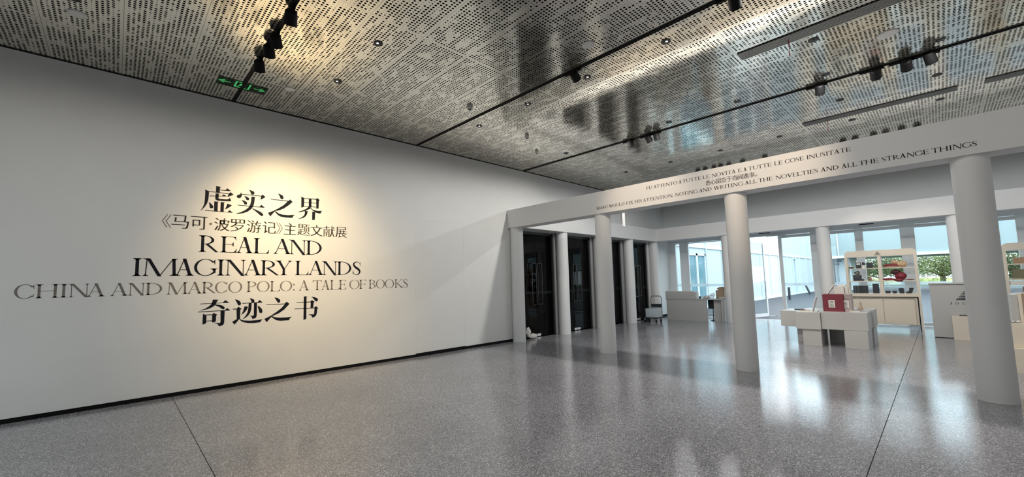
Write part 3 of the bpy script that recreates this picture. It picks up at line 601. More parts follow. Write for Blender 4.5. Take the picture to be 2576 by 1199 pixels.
for k, (x, tg) in enumerate([(1.70, (0, 1.9, 2.45)), (2.18, (0, 2.2, 2.3)), (2.48, (0, 2.6, 2.45)), (3.06, (0, 2.1, 1.9))]):
    head(x - .04, TR[0], tg, 'black track spotlight, %s out from the lettered wall on the nearest track' % ORD[k], 'spotlights on the nearest track', power=[0, 185, 205, 225, 0][k], angle=[0, 62, 60, 64, 0][k], blend=1.0, col=(1, .72, .37))
head(4.30, TR[1], (3.9, YB0, 3.15), 'single black spotlight mid way along the second track', 'spotlights on the second track', power=190, angle=42, blend=.9, col=(1, .78, .56))
head(6.43, TR[1], (5.9, YB0, 3.15), 'black spotlight of the second track at the top edge of the photo', 'spotlights on the second track', power=190, angle=46, blend=.9, col=(1, .78, .56))
for k, x in enumerate([3.30, 3.72, 3.90, 6.66, 7.33, 7.66, 7.90]):
    head(x - .04, TR[2], [(3.2, 10.5, 0), (4.2, 12, 0), (3.6, 11, 0), (6.1, 11.5, .9), (6.9, 15.4, .7), (7.7, 14.3, .6), (8.8, 11.0, .8)][k],
         'black track spotlight, %s from the left on the track just beyond the printed beam' % ORD[k], 'spotlights on the third track', power=[0, 0, 0, 30, 60, 40, 60][k], angle=40, col=(1, .84, .68))
for k, x in enumerate([2.90, 3.11, 3.36, 3.55, 3.77, 4.14, 4.69, 6.37, 6.60, 6.93, 7.14, 7.41, 7.66]):
    head(x - .04, TR[3], (x + .3, 16.0, 1.0), 'black track spotlight, %s from the left just hidden by the top of the printed beam' % (ORD + ['thirteenth'])[k], 'spotlights on the deepest track', power=[0, 0, 0, 0, 0, 0, 0, 55, 0, 0, 0, 45, 0][k], angle=50, col=(1, .90, .80), drop=.16)
# downlights: grid of recessed lamps
def downlight(x, y, label, grp, power):
    t = thing('downlight', (x, y, Z), label, 'downlight', grp)
    MB().lathe([(.056, -.001), (.060, -.009), (.049, -.011), (.046, -.004)], (x, y, Z)).build('trim_ring', MTRIM, t)
    MB().lathe([(.047, -.006), (.040, -.013), (.018, -.0125), (.001, -.0125)], (x, y, Z)).build('reflector', MDARKMET, t)
    MB().cone((x + .016, y - .016, Z - .0142), (x + .016, y - .016, Z - .0132), .015, .015, 16).build('lens', MLENS if power and x < 6 and 0 < y < 6 else MDARKMET, t)
    if power: spot('downlight_lamp', (x, y, Z - .03), (x, y, 0), power * .66, 178, .22, (1, .965, .905) if y < 9 else (.95, .98, 1), .05, t)
GX = [1.77, 3.08, 4.32, 5.55, 6.79, 8.0, 9.25, 10.5, 11.8]
rows = [(-3.2, 'behind the camera', 30), (-.44, 'over the camera', 30), (2.34, 'nearest row, over the title wall', 28), (5.14, 'row just beyond the second track', 38),
        (7.90, 'row directly over the printed beam', 165), (10.70, 'row beyond the third track', 66), (13.46, 'deepest row over the shop', 30)]
for y, rl, pw in rows:
    for k, x in enumerate(GX):
        if (k % 2 == 1 and y in (-3.2,)) : continue
        downlight(x, y, 'recessed round downlight, %s from the lettered wall, %s' % (ORD[k], rl), 'downlights, ' + rl, pw * ((.06 if y == 7.9 else .10, .7 if y == 7.9 else .95, 1.3, 1.15, .75, .34, .34, .34, .34)[k] if y < 13 else (.4, .5, .5, .6, .9, 1.0, .8, .4, .4)[k]))
for x, y, lab in ((6.86, 6.60, 'recessed downlight beside the nearer slot diffuser'), (6.78, 9.30, 'recessed downlight between third track and farther slot diffuser, left one'), (7.97, 9.32, 'recessed downlight between third track and farther slot diffuser, right one')):
    downlight(x, y, lab, 'odd downlights', 0)
# smoke detectors, speakers, sprinkler plates
for x, y, r, d, lab in ((4.84, 4.42, .085, .012, 'flat pale round speaker near the second track'), (2.35, 4.43, .055, .05, 'white smoke detector short of the second track'), (1.41, 4.43, .05, .012, 'small flat white disc near the wall short of the second track'),
                   (1.43, -.43, .085, .012, 'flat pale round speaker at the upper left corner of the photo'), (2.00, 6.27, .045, .06, 'small white ceiling detector beyond the second track'),
                   (1.43, 7.21, .04, .05, 'small white ceiling detector nearest the printed beam at left'), (4.72, 10.68, .11, .012, 'pale ring shaped speaker above the beam text'), (7.54, 7.18, .11, .012, 'pale ring shaped speaker between nearer slot and third track'),
                   (1.05, 1.87, .07, .012, 'faint pale disc close to the wall beside the nearest track')):
    t = thing('ceiling_disc', (x, y, Z), lab, 'detector')
    MB().lathe([(.001, -d), (r * .8, -d), (r, -d * .6), (r, .001)], (x, y, Z)).build('housing', MWHITE, t)
    if d > .03: MB().lathe([(.001, -d - .012), (r * .45, -d - .012), (r * .5, -d + .001)], (x, y, Z)).build('sensor_dome', MTRIM, t)
# slot diffusers
def slot(x0, x1, y0, y1, lab):
    t = thing('slot_diffuser', (x0, (y0 + y1) / 2, Z), lab, 'diffuser', 'slot diffusers in the ceiling')
    MB().box(x0, x1, y0, y1, Z - .005, Z - .001).build('backing', MSLOTD, t)
    n = 6; w = (y1 - y0) / n
    for i in range(n): MB().box(x0, x1, y0 + i * w + .003, y0 + (i + 1) * w - .006, Z - .016, Z - .004).build('slat', MSLOT, t)
slot(6.07, 13.3, 6.19, 6.42, 'long ribbed grey slot diffuser, the nearer one')
slot(6.07, 8.20, 10.13, 10.36, 'ribbed grey slot diffuser, the farther one beginning left')
slot(8.50, 13.3, 10.13, 10.36, 'ribbed grey slot diffuser, the farther one continuing right')
for x, y, lab in ((6.64, 6.33, 'thin red ribbon hanging from the nearer slot diffuser'), (6.46, 10.24, 'thin red ribbon hanging from the farther slot diffuser')):
    m = MB()
    for k in range(7): m.box(x - .006 + .003 * sin(k), x + .006 + .003 * sin(k), y - .002 + .002 * k, y + .002 + .002 * k, Z - .05 - .03 * k, Z - .018 - .03 * k, rot=.5 * k)
    tag(m.build('ribbon', MRED), lab, 'ribbon')
# exit sign reflection in the ceiling metal, laid on as glowing green shapes
t = thing('exit_sign_reflection', (.72, 1.30, Z), 'green exit sign reflection in the metal ceiling, with two arrows and a running figure in a doorway', 'sign')
MB().box(.56, .86, .98, 1.62, Z - .006, Z - .003).build('mirrored_sign_plate', MGREENP, t)
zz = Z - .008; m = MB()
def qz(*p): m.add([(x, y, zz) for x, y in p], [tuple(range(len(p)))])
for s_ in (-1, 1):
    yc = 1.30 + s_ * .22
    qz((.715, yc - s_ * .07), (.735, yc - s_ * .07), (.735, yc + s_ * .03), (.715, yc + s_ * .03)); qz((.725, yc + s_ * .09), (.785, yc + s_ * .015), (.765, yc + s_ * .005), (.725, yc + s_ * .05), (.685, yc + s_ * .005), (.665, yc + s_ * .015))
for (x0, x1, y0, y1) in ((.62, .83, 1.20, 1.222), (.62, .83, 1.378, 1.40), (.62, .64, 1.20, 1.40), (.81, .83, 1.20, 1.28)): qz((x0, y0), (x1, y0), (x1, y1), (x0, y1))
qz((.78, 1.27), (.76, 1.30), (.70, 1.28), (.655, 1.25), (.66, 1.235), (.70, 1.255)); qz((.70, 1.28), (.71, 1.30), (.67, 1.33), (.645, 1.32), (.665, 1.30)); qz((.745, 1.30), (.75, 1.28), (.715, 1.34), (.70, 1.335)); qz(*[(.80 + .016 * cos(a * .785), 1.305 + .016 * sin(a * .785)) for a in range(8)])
m.build('mirrored_pictogram', MGREEN, t, recalc=False)

# ================================================================ SHOP FURNITURE
def B1(name, mt, box, label=None, cat=None, group=None, rot=0, bevel=.003, parent=None):
    o = MB().box(*box, rot=rot).build(name, mt, parent, bevel=bevel)
    return tag(o, label, cat, group)
G = 'white display cubes stacked as a table'
for bx, lab in (((5.37, 5.60, 11.72, 12.4, 0, .36), 'white display cube, lower layer, far left recessed one'), ((5.575, 5.905, 11.2, 11.9, 0, .36), 'white display cube, lower layer, left of the dark recess'),
                ((6.29, 6.665, 11.2, 11.9, 0, .37), 'white display cube, lower layer, right of the dark recess'), ((6.33, 6.69, 12.0, 12.6, 0, .385), 'white display cube, lower layer, rear right one'),
                ((5.93, 6.28, 11.95, 12.5, 0, .37), 'white display cube at the back of the dark recess'),
                ((5.10, 5.465, 11.55, 12.45, .365, .725), 'white display cube, upper layer, far left overhanging one'), ((5.47, 5.915, 11.16, 11.93, .362, .73), 'white display cube, upper layer, front left under the papers'),
                ((5.92, 6.68, 11.22, 11.95, .375, .745), 'wide white display block, upper layer, front right under the red box'), ((6.02, 6.71, 11.97, 12.6, .39, .76), 'white display cube, upper layer, rear right one'),
                ((5.47, 6.0, 11.95, 12.6, .375, .735), 'white display cube, upper layer, rear left one')):
    B1('display_cube', MLAM, bx, lab, 'display cube', G, bevel=.004)
# red box with stickers and stack of white boxes
t = thing('gift_box', (6.13, 11.55, .745), 'dark red box with two white stickers on the cube table', 'box')
B1('box_body', MBOXRED, (5.945, 6.30, 11.40, 11.74, .745, 1.115), parent=t)
s_ = B1('sticker', MPAPER, (6.045, 6.155, 11.396, 11.40, .83, .99), parent=t, bevel=0)
for k in range(5): B1('print_line', MBR, (6.065, 6.135 - .008 * (k % 3), 11.3945, 11.3962, .85 + .026 * k, .857 + .026 * k), parent=s_, bevel=0)
t = thing('carton', (6.37, 11.6, .745), 'pale pinkish carton beside the dark red box', 'box')
B1('box_body', mat('pale_pink_card', (.55, .45, .43), .6), (6.305, 6.42, 11.44, 11.74, .745, 1.125), parent=t)
for k in range(4): B1('stripe', MBR, (6.31, 6.415, 11.4375, 11.44, 1.0 + .03 * k, 1.004 + .03 * k), parent=t, bevel=0)
s_ = B1('sticker', MPAPER, (6.27, 6.385, 11.425, 11.43, .82, .985), parent=t, bevel=0)
for k in range(5): B1('print_line', MBR, (6.29, 6.36 - .01 * (k % 2), 11.4235, 11.425, .84 + .026 * k, .848 + .026 * k), parent=s_, bevel=0)
for k, (x, y, w, h) in enumerate(((6.14, 11.5, .17, .17), (6.21, 11.58, .13, .20), (6.32, 11.56, .05, .15))):
    B1('small_box', MPAPER, (x, x + w, y, y + .14, 1.117, 1.117 + h), ['white box standing on the dark red box, front one', 'taller white box standing behind on the dark red box', 'narrow white box at the right end on the dark red box'][k], 'box', 'white boxes on the dark red box')
m = MB(); m.box(-.012, .012, -.07, .07, 0, .24); o = tag(m.build('leaning_card', MPAPER), 'white card leaning on the boxes over the dark red box', 'card'); o.location = (6.02, 11.55, 1.118); o.rotation_euler = (0, RAD(32), 0)
t = thing('sign_stand', (5.80, 11.30, .73), 'slim leaning price sign on the cube table', 'sign')
m = MB().box(-.008, .008, -.09, .09, 0, .34); o = m.build('sign_board', MFRAME, t); o.matrix_parent_inverse = Matrix.Identity(4); o.location = (-.03, 0, .005); o.rotation_euler = (0, RAD(15), 0)
B1('stand_foot', MPAPER, (5.70, 5.86, 11.22, 11.40, .731, .745), parent=t)
for k, (x, y, w, d, a, mt, lab) in enumerate(((5.60, 11.35, .20, .14, .3, MPAPER, 'white sheet on the cube table, front one'), (5.72, 11.55, .22, .15, -.2, MPAPER, 'white sheet on the cube table, by the price sign'), (5.50, 11.75, .12, .10, .5, MCARD, 'brown flat card on the cube table'),
                                        (5.58, 11.62, .16, .12, .1, mat('peach_card', (.62, .36, .24), .7), 'orange printed card on the cube table'), (5.40, 11.95, .18, .12, .4, MNAVY, 'black folder on the far left of the cube table'),
                                        (6.45, 11.5, .16, .12, .2, MPAPER, 'white sheet right of the dark red box'), (6.58, 11.8, .10, .10, .6, MPAPER, 'small white card at the right end of the cube table'))):
    zt = .731 if x < 5.9 else .746
    if k == 4: zt = .7255 if False else .731
    B1('paper', mt, (x - w / 2, x + w / 2, y - d / 2, y + d / 2, zt, zt + .006 + .003 * k), lab, 'paper', 'papers on the cube table', rot=a, bevel=0)
t = thing('mini_easel', (6.50, 12.1, .76), 'small wire easel at the rear right of the cube table', 'stand')
MB().tube([(6.46, 12.08, .762), (6.50, 12.1, .93), (6.53, 12.08, .762)], .006, 6).tube([(6.50, 12.1, .93), (6.50, 12.17, .762)], .006, 6).box(6.45, 6.55, 12.05, 12.09, .762, .785).build('frame', MSAND, t)

# display rack with rounded top and cabinet below
def rack(x0, x1, name, lab, doors=True, y0=15.5, y1=15.86, zt=2.19):
    t = thing(name, ((x0 + x1) / 2, y0, 0), lab, 'display rack'); r = .10
    arc = [(x0 + r - r * cos(a), zt - r + r * sin(a)) for a in [i * pi / 12 for i in range(7)]]
    arc2 = [(x1 - r + r * sin(a), zt - r + r * cos(a)) for a in [i * pi / 12 for i in range(7)]]
    MB().prism([(x0, .9)] + [(x0, 2.0)] + arc + arc2 + [(x1, 2.0), (x1, 0), (x1 - .035, 0), (x1 - .06, 2.02), (x0 + .06, 2.02), (x0 + .06, .9)], 1, y0, y1).build('frame', MCREAM, t)
    MB().box(x0, x0 + .05, y0, y1, 0, .9).build('side_panel', MCREAM, t)
    xm = (x0 + x1) / 2
    MB().box(xm - .035, xm + .035, y0 + .01, y1, .99, 2.02).build('divider', MCREAM, t)
    for z in (1.675, 1.32): MB().box(x0 + .05, x1 - .05, y0 + .005, y1, z, z + .022).build('shelf', MCREAM, t)
    MB().box(x0 + .04, x1 - .04, y0 - .003, y1, .90, .99).build('counter_top', MCREAM, t)
    c = MB().box(x0 + .05, x1 - .07, y0 + .03, y1, .15, .90).build('cabinet_body', MCREAM, t)
    MB().box(x0 + .05, x1 - .055, y0 - .006, y0 + .02, .885, .90).box(x1 - .062, x1 - .045, y0 - .006, y0 + .02, .0, .90).box(x0 + .05, x0 + .065, y0 - .006, y0 + .02, .0, .90).build('black_trim', MBLACK, t)
    for a, b_ in ((x0 + .09, xm - .003), (xm + .003, x1 - .12)):
        d = MB().box(a, b_, y0, y0 + .028, .16, .835).build('door', MCREAM, c, bevel=.003)
        MB().cone(((b_ - .03) if a < xm - .1 and b_ < xm else (a + .04), y0 - .004, .80), ((b_ - .03) if b_ < xm else (a + .04), y0, .80), .009, .009, 10).build('lock', MSTEEL, d)
    MB().box(x0 + .09, x1 - .12, y0 - .001, y0 + .02, .838, .848).build('reveal', MBR, t)
    lg = MB()
    for q in range(5): w = .075 * (1 - q / 5.2); lg.prism([(xm - .02 - w, 2.05 + q * .021), (xm - .02 + w, 2.05 + q * .021), (xm - .02 + w * .86, 2.062 + q * .021), (xm - .02, 2.066 + q * .021), (xm - .02 - w * .86, 2.062 + q * .021)], 1, y0 - .0025, y0 - .0005)
    lg.build('striped_triangle_emblem', MGREY, t)
    return t
rack(5.88, 7.36, 'display_rack', 'cream display rack with rounded top and two door cabinet, full view')
rack(8.80, 10.30, 'display_rack', 'cream display rack with rounded top cut off by the right edge')
# goods on the first rack
Y1 = 15.54
def box_thing(name, mt, b, lab, cat, grp, rot=0): return B1(name, mt, b, lab, cat, grp, rot=rot, bevel=.002)
T1, T2, T3 = 1.698, 1.343, .992
g1 = 'goods on the top shelf of the full rack'; g2 = 'goods on the middle shelf of the full rack'; g3 = 'dark goods on the bottom shelf of the full rack'
box_thing('flat_case', MNAVY, (5.955, 6.06, Y1, Y1 + .12, T1, T1 + .035), 'flat dark case at the left end of the top shelf', 'box', g1)
tag(MB().blob((6.01, Y1 + .06, T1 + .05), (.045, .03, .018), 3).build('white_ornament', MCLOTH), 'small white ornament on the flat dark case', 'ornament')
t = thing('framed_card', (6.17, Y1, T1), 'dark framed card with pale window on the top shelf', 'frame', g1)
B1('frame', MNAVY, (6.115, 6.225, Y1 + .03, Y1 + .06, T1, T1 + .165), parent=t); B1('picture', MPAPER, (6.13, 6.21, Y1 + .026, Y1 + .03, T1 + .10, T1 + .145), parent=t, bevel=0)
t = thing('packet', (6.28, Y1, T1), 'white packet with black arched top on the top shelf', 'packet', g1)
B1('packet_body', MPAPER, (6.25, 6.315, Y1 + .02, Y1 + .06, T1, T1 + .085), parent=t)
MB().prism([(6.25, T1 + .087), (6.315, T1 + .087), (6.315, T1 + .15), (6.283, T1 + .18), (6.25, T1 + .15)], 1, Y1 + .02, Y1 + .06).build('packet_top', MNAVY, t)
box_thing('black_box', MNAVY, (6.345, 6.475, Y1 + .02, Y1 + .09, T1, T1 + .155), 'square black box right of the white packet', 'box', g1)
def pillow(name, mt, parts, lab, cat, grp):
    t = thing(name, parts[0][0], lab, cat, grp)
    for k, (c, r, nm, m_) in enumerate(parts): MB().blob(c, r, k + 5, .25, 3).build(nm, m_, t)
    return t
pillow('red_cushion', MWINE, [((6.90, Y1 + .14, T1 + .055), (.20, .11, .055), 'cushion_body', MWINE), ((6.86, Y1 + .10, T1 + .018), (.18, .10, .02), 'cushion_base', MSAND)], 'red wedge shaped cushion with cream underside', 'cushion', g1)
pillow('soft_toy', MSAND, [((7.06, Y1 + .10, T1 + .085), (.11, .08, .085), 'toy_body', MSAND), ((6.93, Y1 + .11, T1 + .13), (.09, .07, .065), 'toy_head', MSAND)], 'sand coloured peanut shaped cushion with drawn lines', 'cushion', g1)
t = thing('notebook_stand', (6.12, Y1, T2), 'black case with printed line at the left of the middle shelf', 'case', g2)
B1('case_body', MNAVY, (6.03, 6.215, Y1 + .03, Y1 + .09, T2, T2 + .165), parent=t); B1('print_line', MGREY, (6.065, 6.18, Y1 + .027, Y1 + .03, T2 + .105, T2 + .115), parent=t, bevel=0)
B1('case_foot', MNAVY, (6.215, 6.26, Y1 + .03, Y1 + .08, T2, T2 + .05), parent=t)
pillow('grey_figure', MFRAME, [((6.12, Y1 + .16, T2 + .22), (.06, .03, .055), 'figure_body', MSLOT), ((6.08, Y1 + .16, T2 + .24), (.04, .02, .02), 'figure_wing', MSLOT)], 'small grey flag like figure behind the black case', 'figure', g2).location
t = thing('pink_figure', (6.41, Y1, T2), 'small pink figure on a dark stand on the middle shelf', 'figure', g2)
MB().box(6.35, 6.47, Y1 + .02, Y1 + .08, T2, T2 + .012).build('stand', MNAVY, t); MB().blob((6.40, Y1 + .05, T2 + .05), (.035, .025, .04), 2).build('figure_body', mat('dusty_pink', (.45, .2, .19), .6), t)
MB().blob((6.38, Y1 + .05, T2 + .12), (.04, .012, .018), 4).blob((6.44, Y1 + .05, T2 + .10), (.03, .01, .012), 6).build('white_wing', MPAPER, t)
t = thing('maroon_cushion_figure', (6.98, Y1, T2), 'wine red stuffed figure of rounded lobes lying over the middle shelf', 'soft toy', g2)
for c, r, m_, nm in (((6.93, Y1 + .10, T2 + .225), (.105, .07, .07), MMAROON, 'toy_head'), ((7.02, Y1 + .08, T2 + .115), (.12, .085, .105), MWINE, 'toy_body'), ((6.76, Y1 + .08, T2 + .035), (.12, .05, .035), MWINE, 'toy_arm'),
                     ((7.18, Y1 + .08, T2 + .015), (.10, .04, .015), MWINE, 'toy_arm'), ((6.98, Y1 - .03, T2 + .005), (.09, .045, .045), MWINE, 'toy_foot'), ((6.90, Y1 + .04, T2 + .025), (.08, .05, .025), MWINE, 'toy_leg')):
    MB().blob(c, r, int(c[0] * 100) % 9, .18, 3).build(nm, m_, t)
for k, (a, b_) in enumerate(((6.01, 6.045), (6.055, 6.105), (6.115, 6.155), (6.158, 6.20), (6.205, 6.255), (6.262, 6.33))):
    box_thing('canister', MNAVY, (a, b_, Y1 + .02, Y1 + .09, T3, T3 + .215), 'tall dark slim box, %s from the left on the bottom shelf' % ORD[k], 'box', g3)
box_thing('tall_box', MNAVY, (6.43, 6.555, Y1 + .02, Y1 + .12, T3, T3 + .265), 'tallest dark box left of the rack divider', 'box', g3)
for k, (a, b_, h) in enumerate(((6.68, 6.785, .07), (6.82, 6.91, .07))):
    tag(MB().prism([(a + .012, T3), (b_ - .006, T3), (b_, T3 + h), (a, T3 + h)], 1, Y1 + .03, Y1 + .10).build('tray', MNAVY), 'low dark tapered tray, %s right of the divider' % ORD[k], 'tray', g3)
tag(MB().prism([(6.965, T3), (7.055, T3), (7.05, T3 + .14), (6.95, T3 + .14)], 1, Y1 + .03, Y1 + .08).build('notebook', MNAVY), 'dark leaning notebook on the bottom shelf right half', 'notebook', g3)
tag(MB().prism([(7.09, T3), (7.20, T3), (7.245, T3 + .145), (7.16, T3 + .145), (7.14, T3 + .05), (7.095, T3 + .05)], 1, Y1 + .03, Y1 + .10).build('open_case', MNAVY), 'dark open case at the right end of the bottom shelf', 'case', g3)
# goods on the second rack
g4 = 'goods on the cut off rack'
box_thing('wooden_box', MWOOD, (8.97, 9.35, Y1, Y1 + .2, T1, T1 + .15), 'pale wooden box with dark marks on the cut off rack', 'box', g4)
box_thing('olive_box', mat('olive_card', (.20, .18, .11), .7), (8.93, 9.30, Y1, Y1 + .22, T2, T2 + .22), 'olive brown printed carton on the cut off rack', 'box', g4)
box_thing('brown_tray', mat('brown_card', (.2, .12, .08), .7), (9.06, 9.5, Y1, Y1 + .2, T3, T3 + .16), 'brown patterned carton on the lower shelf of the cut off rack', 'box', g4)
box_thing('white_label_box', MPAPER, (8.87, 9.15, Y1 - .02, Y1 + .1, T3 + .20, T3 + .30), 'white label card hanging at the cut off rack', 'card', g4)
# logo counter at right
t = thing('logo_counter', (8.02, 14.3, 0), 'grey white counter with striped triangle emblem, partly behind the nearest column', 'counter')
B1('counter_body', MLAM, (7.55, 8.50, 14.30, 14.9, .012, 1.235), parent=t); B1('counter_top', MLAM, (7.54, 8.51, 14.29, 14.9, 1.245, 1.285), parent=t); MB().box(7.55, 8.50, 14.305, 14.9, 1.235, 1.245).box(7.56, 8.49, 14.31, 14.9, 0, .012).build('shadow_line', MBLACK, t)
m = MB()
for q in range(6):
    w = .165 * (1 - q / 6.3); m.prism([(8.115 - w, .885 + q * .036), (8.115 + w, .885 + q * .036), (8.115 + w * .9, .90 + q * .036), (8.115, .908 + q * .036), (8.115 - w * .9, .90 + q * .036)], 1, 14.2975, 14.2995)
m.build('striped_triangle_emblem', MINK, t)
m = MB()
bp2 = lambda u, v: (u, 14.2982, v)
for ch, x in (('J', 7.865), ('O', 7.945), ('C', 8.055)):
    if ch == 'J': polys = [[(x + .010, .79), (x + .020, .79), (x + .020, .835), (x + .010, .835)], [(x - .005, .828), (x + .020, .828), (x + .020, .836), (x - .005, .836)], [(x - .008, .785), (x + .018, .785), (x + .016, .795), (x - .006, .795)]]
    else: polys = [[(x + a * .048, .785 + b_ * .048) for a, b_ in p] for p in glyph(ch, 1.0, .17, .1)]
    stroke_mesh(m, polys, bp2)
m.build('emblem_letters', MINK, t)
t = thing('plinth', (8.1, 14.1, 0), 'low cream plinth with dark slab on top, in front of the logo counter', 'plinth')
B1('plinth_body', MCREAM, (7.86, 8.40, 13.98, 14.28, 0, .54), parent=t); B1('dark_slab', MNAVY, (7.98, 8.3, 14.0, 14.2, .541, .556), parent=t)
# right foreground cubes and carton
for bx, lab in (((8.40, 8.86, 9.98, 10.5, 0, .37), 'cream display cube at the right edge, lower one'), ((8.37, 8.62, 10.08, 10.6, .372, .735), 'cream display cube at the right edge, upper recessed one'), ((8.625, 9.1, 9.96, 10.5, .372, .735), 'cream display cube at the right edge, upper proud one')):
    B1('display_cube', MCREAM, bx, lab, 'display cube', 'cream display cubes at the right edge')
t = thing('cream_carton', (8.7, 10.3, .737), 'cream carton with upright strap at the right edge', 'box')
B1('box_body', MCREAM, (8.55, 8.95, 10.2, 10.5, .737, 1.19), parent=t); B1('strap', MCARD, (8.585, 8.61, 10.196, 10.2, .737, 1.19), parent=t, bevel=0); B1('box_end', MLAM, (8.47, 8.548, 10.22, 10.5, .737, 1.17), parent=t)
for k, c in enumerate(((8.42, 10.16, .765), (8.47, 10.14, .757), (8.52, 10.15, .757))):
    tag(MB().blob(c, (.03, .025, .028 if k == 0 else .02), k, .4).build('crumpled_wrap', MCLOTH if k != 1 else MSTEEL), 'crumpled packing piece before the cream carton, %s from the left' % ORD[k], 'wrapping', 'packing pieces before the cream carton')

# counter desk at the back left
t = thing('counter_desk', (1.6, 15.5, 0), 'white counter desk with raised left end by the far windows', 'desk')
B1('front_panel', MLAM, (.64, 2.09, 15.20, 15.23, 0, .755), parent=t); B1('desk_top', MLAM, (.62, 2.60, 15.18, 15.85, .758, .79), parent=t)
B1('raised_box', MLAM, (.62, 1.66, 15.19, 15.45, .792, 1.055), parent=t); B1('raised_shelf', MLAM, (1.66, 1.73, 15.23, 15.45, .792, 1.03), parent=t)
B1('pedestal', MLAM, (2.26, 2.50, 15.35, 15.8, 0, .757), parent=t); B1('end_panel', MLAM, (2.555, 2.595, 15.2, 15.83, 0, .757), parent=t); B1('left_panel', MLAM, (.64, .67, 15.23, 15.83, 0, .757), parent=t)
g = 'clutter on the counter desk'
tag(MB().lathe([(.001, 0), (.032, 0), (.036, .085), (.030, .085), (.028, .01)], (1.83, 15.3, .791)).build('cup', MNAVY), 'small black cup on the counter desk', 'cup', g)
t = thing('bottle', (1.93, 15.32, .791), 'small pale pump bottle on the counter desk', 'bottle', g)
MB().lathe([(.001, 0), (.028, 0), (.028, .07), (.010, .085), (.010, .10)], (1.93, 15.32, .791)).build('bottle_body', MPAPER, t); MB().box(1.90, 1.94, 15.31, 15.33, .891, .90).build('pump', MWHITE, t)
tag(MB().blob((2.04, 15.34, .845), (.10, .08, .055), 9, .5, 3).build('paper_heap', MCLOTH), 'crumpled brownish paper heap on the counter desk', 'paper', g)
tag(MB().blob((2.20, 15.32, .86), (.09, .08, .07), 3, .5, 3).blob((2.25, 15.36, .93), (.075, .06, .06), 5, .5, 3).build('plastic_bag', MCLEAR), 'clear plastic bag puffed up on the counter desk', 'bag', g)
t = thing('open_carton', (2.42, 15.66, .791), 'open brown cardboard carton at the right end of the counter desk', 'box', g)
MB().box(2.30, 2.56, 15.5, 15.51, .791, 1.08).box(2.30, 2.56, 15.79, 15.80, .791, 1.08).box(2.30, 2.31, 15.5, 15.8, .791, 1.08).box(2.55, 2.56, 15.5, 15.8, .791, 1.08).box(2.3, 2.56, 15.5, 15.8, .791, .80).build('carton_body', MCARD, t)
o = MB().prism([(2.23, 1.13), (2.30, 1.08), (2.56, 1.08), (2.54, 1.17), (2.42, 1.20), (2.33, 1.19)], 1, 15.795, 15.80).build('carton_flap', MCARD, t)
tag(MB().blob((2.50, 15.42, .82), (.10, .06, .032), 7, .6, 3).build('paper_heap', MCLOTH), 'crumpled white tissue at the right end of the counter desk', 'paper', g)
t = thing('stool', (2.10, 15.62, 0), 'black stool with tall back showing through the gap of the counter desk', 'stool')
B1('backrest', MNAVY, (1.99, 2.20, 15.55, 15.59, .43, .75), parent=t, bevel=.01); B1('seat', MNAVY, (1.97, 2.22, 15.6, 15.84, .42, .46), parent=t, bevel=.01)
MB().cone((2.12, 15.65, .03), (2.12, 15.65, .42), .014, .014, 10).build('post', MNAVY, t); MB().cone((2.12, 15.65, 0), (2.12, 15.65, .035), .10, .05, 20).build('foot', MNAVY, t)
# platform trolley
t = thing('platform_trolley', (.58, 14.15, 0), 'dark platform trolley with tubular handle by the last glass door', 'trolley')
B1('platform', MNAVY, (.32, .86, 13.95, 14.42, .13, .17), parent=t, bevel=.01)
MB().tube([(.44, 14.36, .16), (.44, 14.38, .84), (.48, 14.38, .91), (.80, 14.38, .91), (.85, 14.38, .84), (.85, 14.36, .16)], .014, 10).build('handle', MSLOT, t)
B1('handle_panel', MNAVY, (.45, .84, 14.365, 14.39, .50, .63), parent=t)
for x, y in ((.37, 14.0), (.80, 14.0), (.37, 14.36), (.80, 14.36)):
    w = MB().cone((x - .014, y, .045), (x + .014, y, .045), .045, .045, 16).build('wheel', MBLACK, t); MB().box(x - .022, x + .022, y - .02, y + .02, .075, .13).build('wheel_fork', MSTEEL, w)
t = thing('clear_bin', (.6, 14.15, .17), 'clear plastic storage bin standing on the platform trolley', 'bin')
MB().box(.40, .80, 14.02, 14.03, .172, .46).box(.40, .80, 14.30, 14.31, .172, .46).box(.40, .41, 14.02, 14.31, .172, .46).box(.79, .80, 14.02, 14.31, .172, .46).box(.4, .8, 14.02, 14.31, .172, .18).build('bin_body', MCLEAR, t)
B1('bin_rim', MCLEAR, (.39, .81, 14.01, 14.32, .46, .475), parent=t); tag(MB().blob((.50, 14.15, .225), (.07, .07, .04), 2, .4).build('bin_contents', MCLOTH), 'small white bundle in the clear bin', 'cloth')
# cloth bundle by the first column
t = thing('cloth_bundle', (.10, 8.25, 0), 'slumped white cloth bag on the floor behind the first column', 'bag')
MB().blob((.10, 8.32, .065), (.09, .13, .065), 4, .4, 3).build('bag_body', MCLOTH, t); MB().blob((.08, 8.18, .17), (.05, .08, .12), 6, .4, 3).build('bag_neck', MCLOTH, t); MB().blob((.045, 8.22, .05), (.05, .16, .05), 8, .5, 3).build('bag_strap', MBR, t)

# ================================================================ COURTYARD
struct(MB().box(-1, 60, YG + .05, 58, -.15, -.012).box(-60, 60, -60, YN - .26, -.15, -.012), 'ground_courtyard', MPAVE)
struct(MB().box(-60, 80, 58, 160, -.25, -.02), 'ground_lawn', MGRASS)
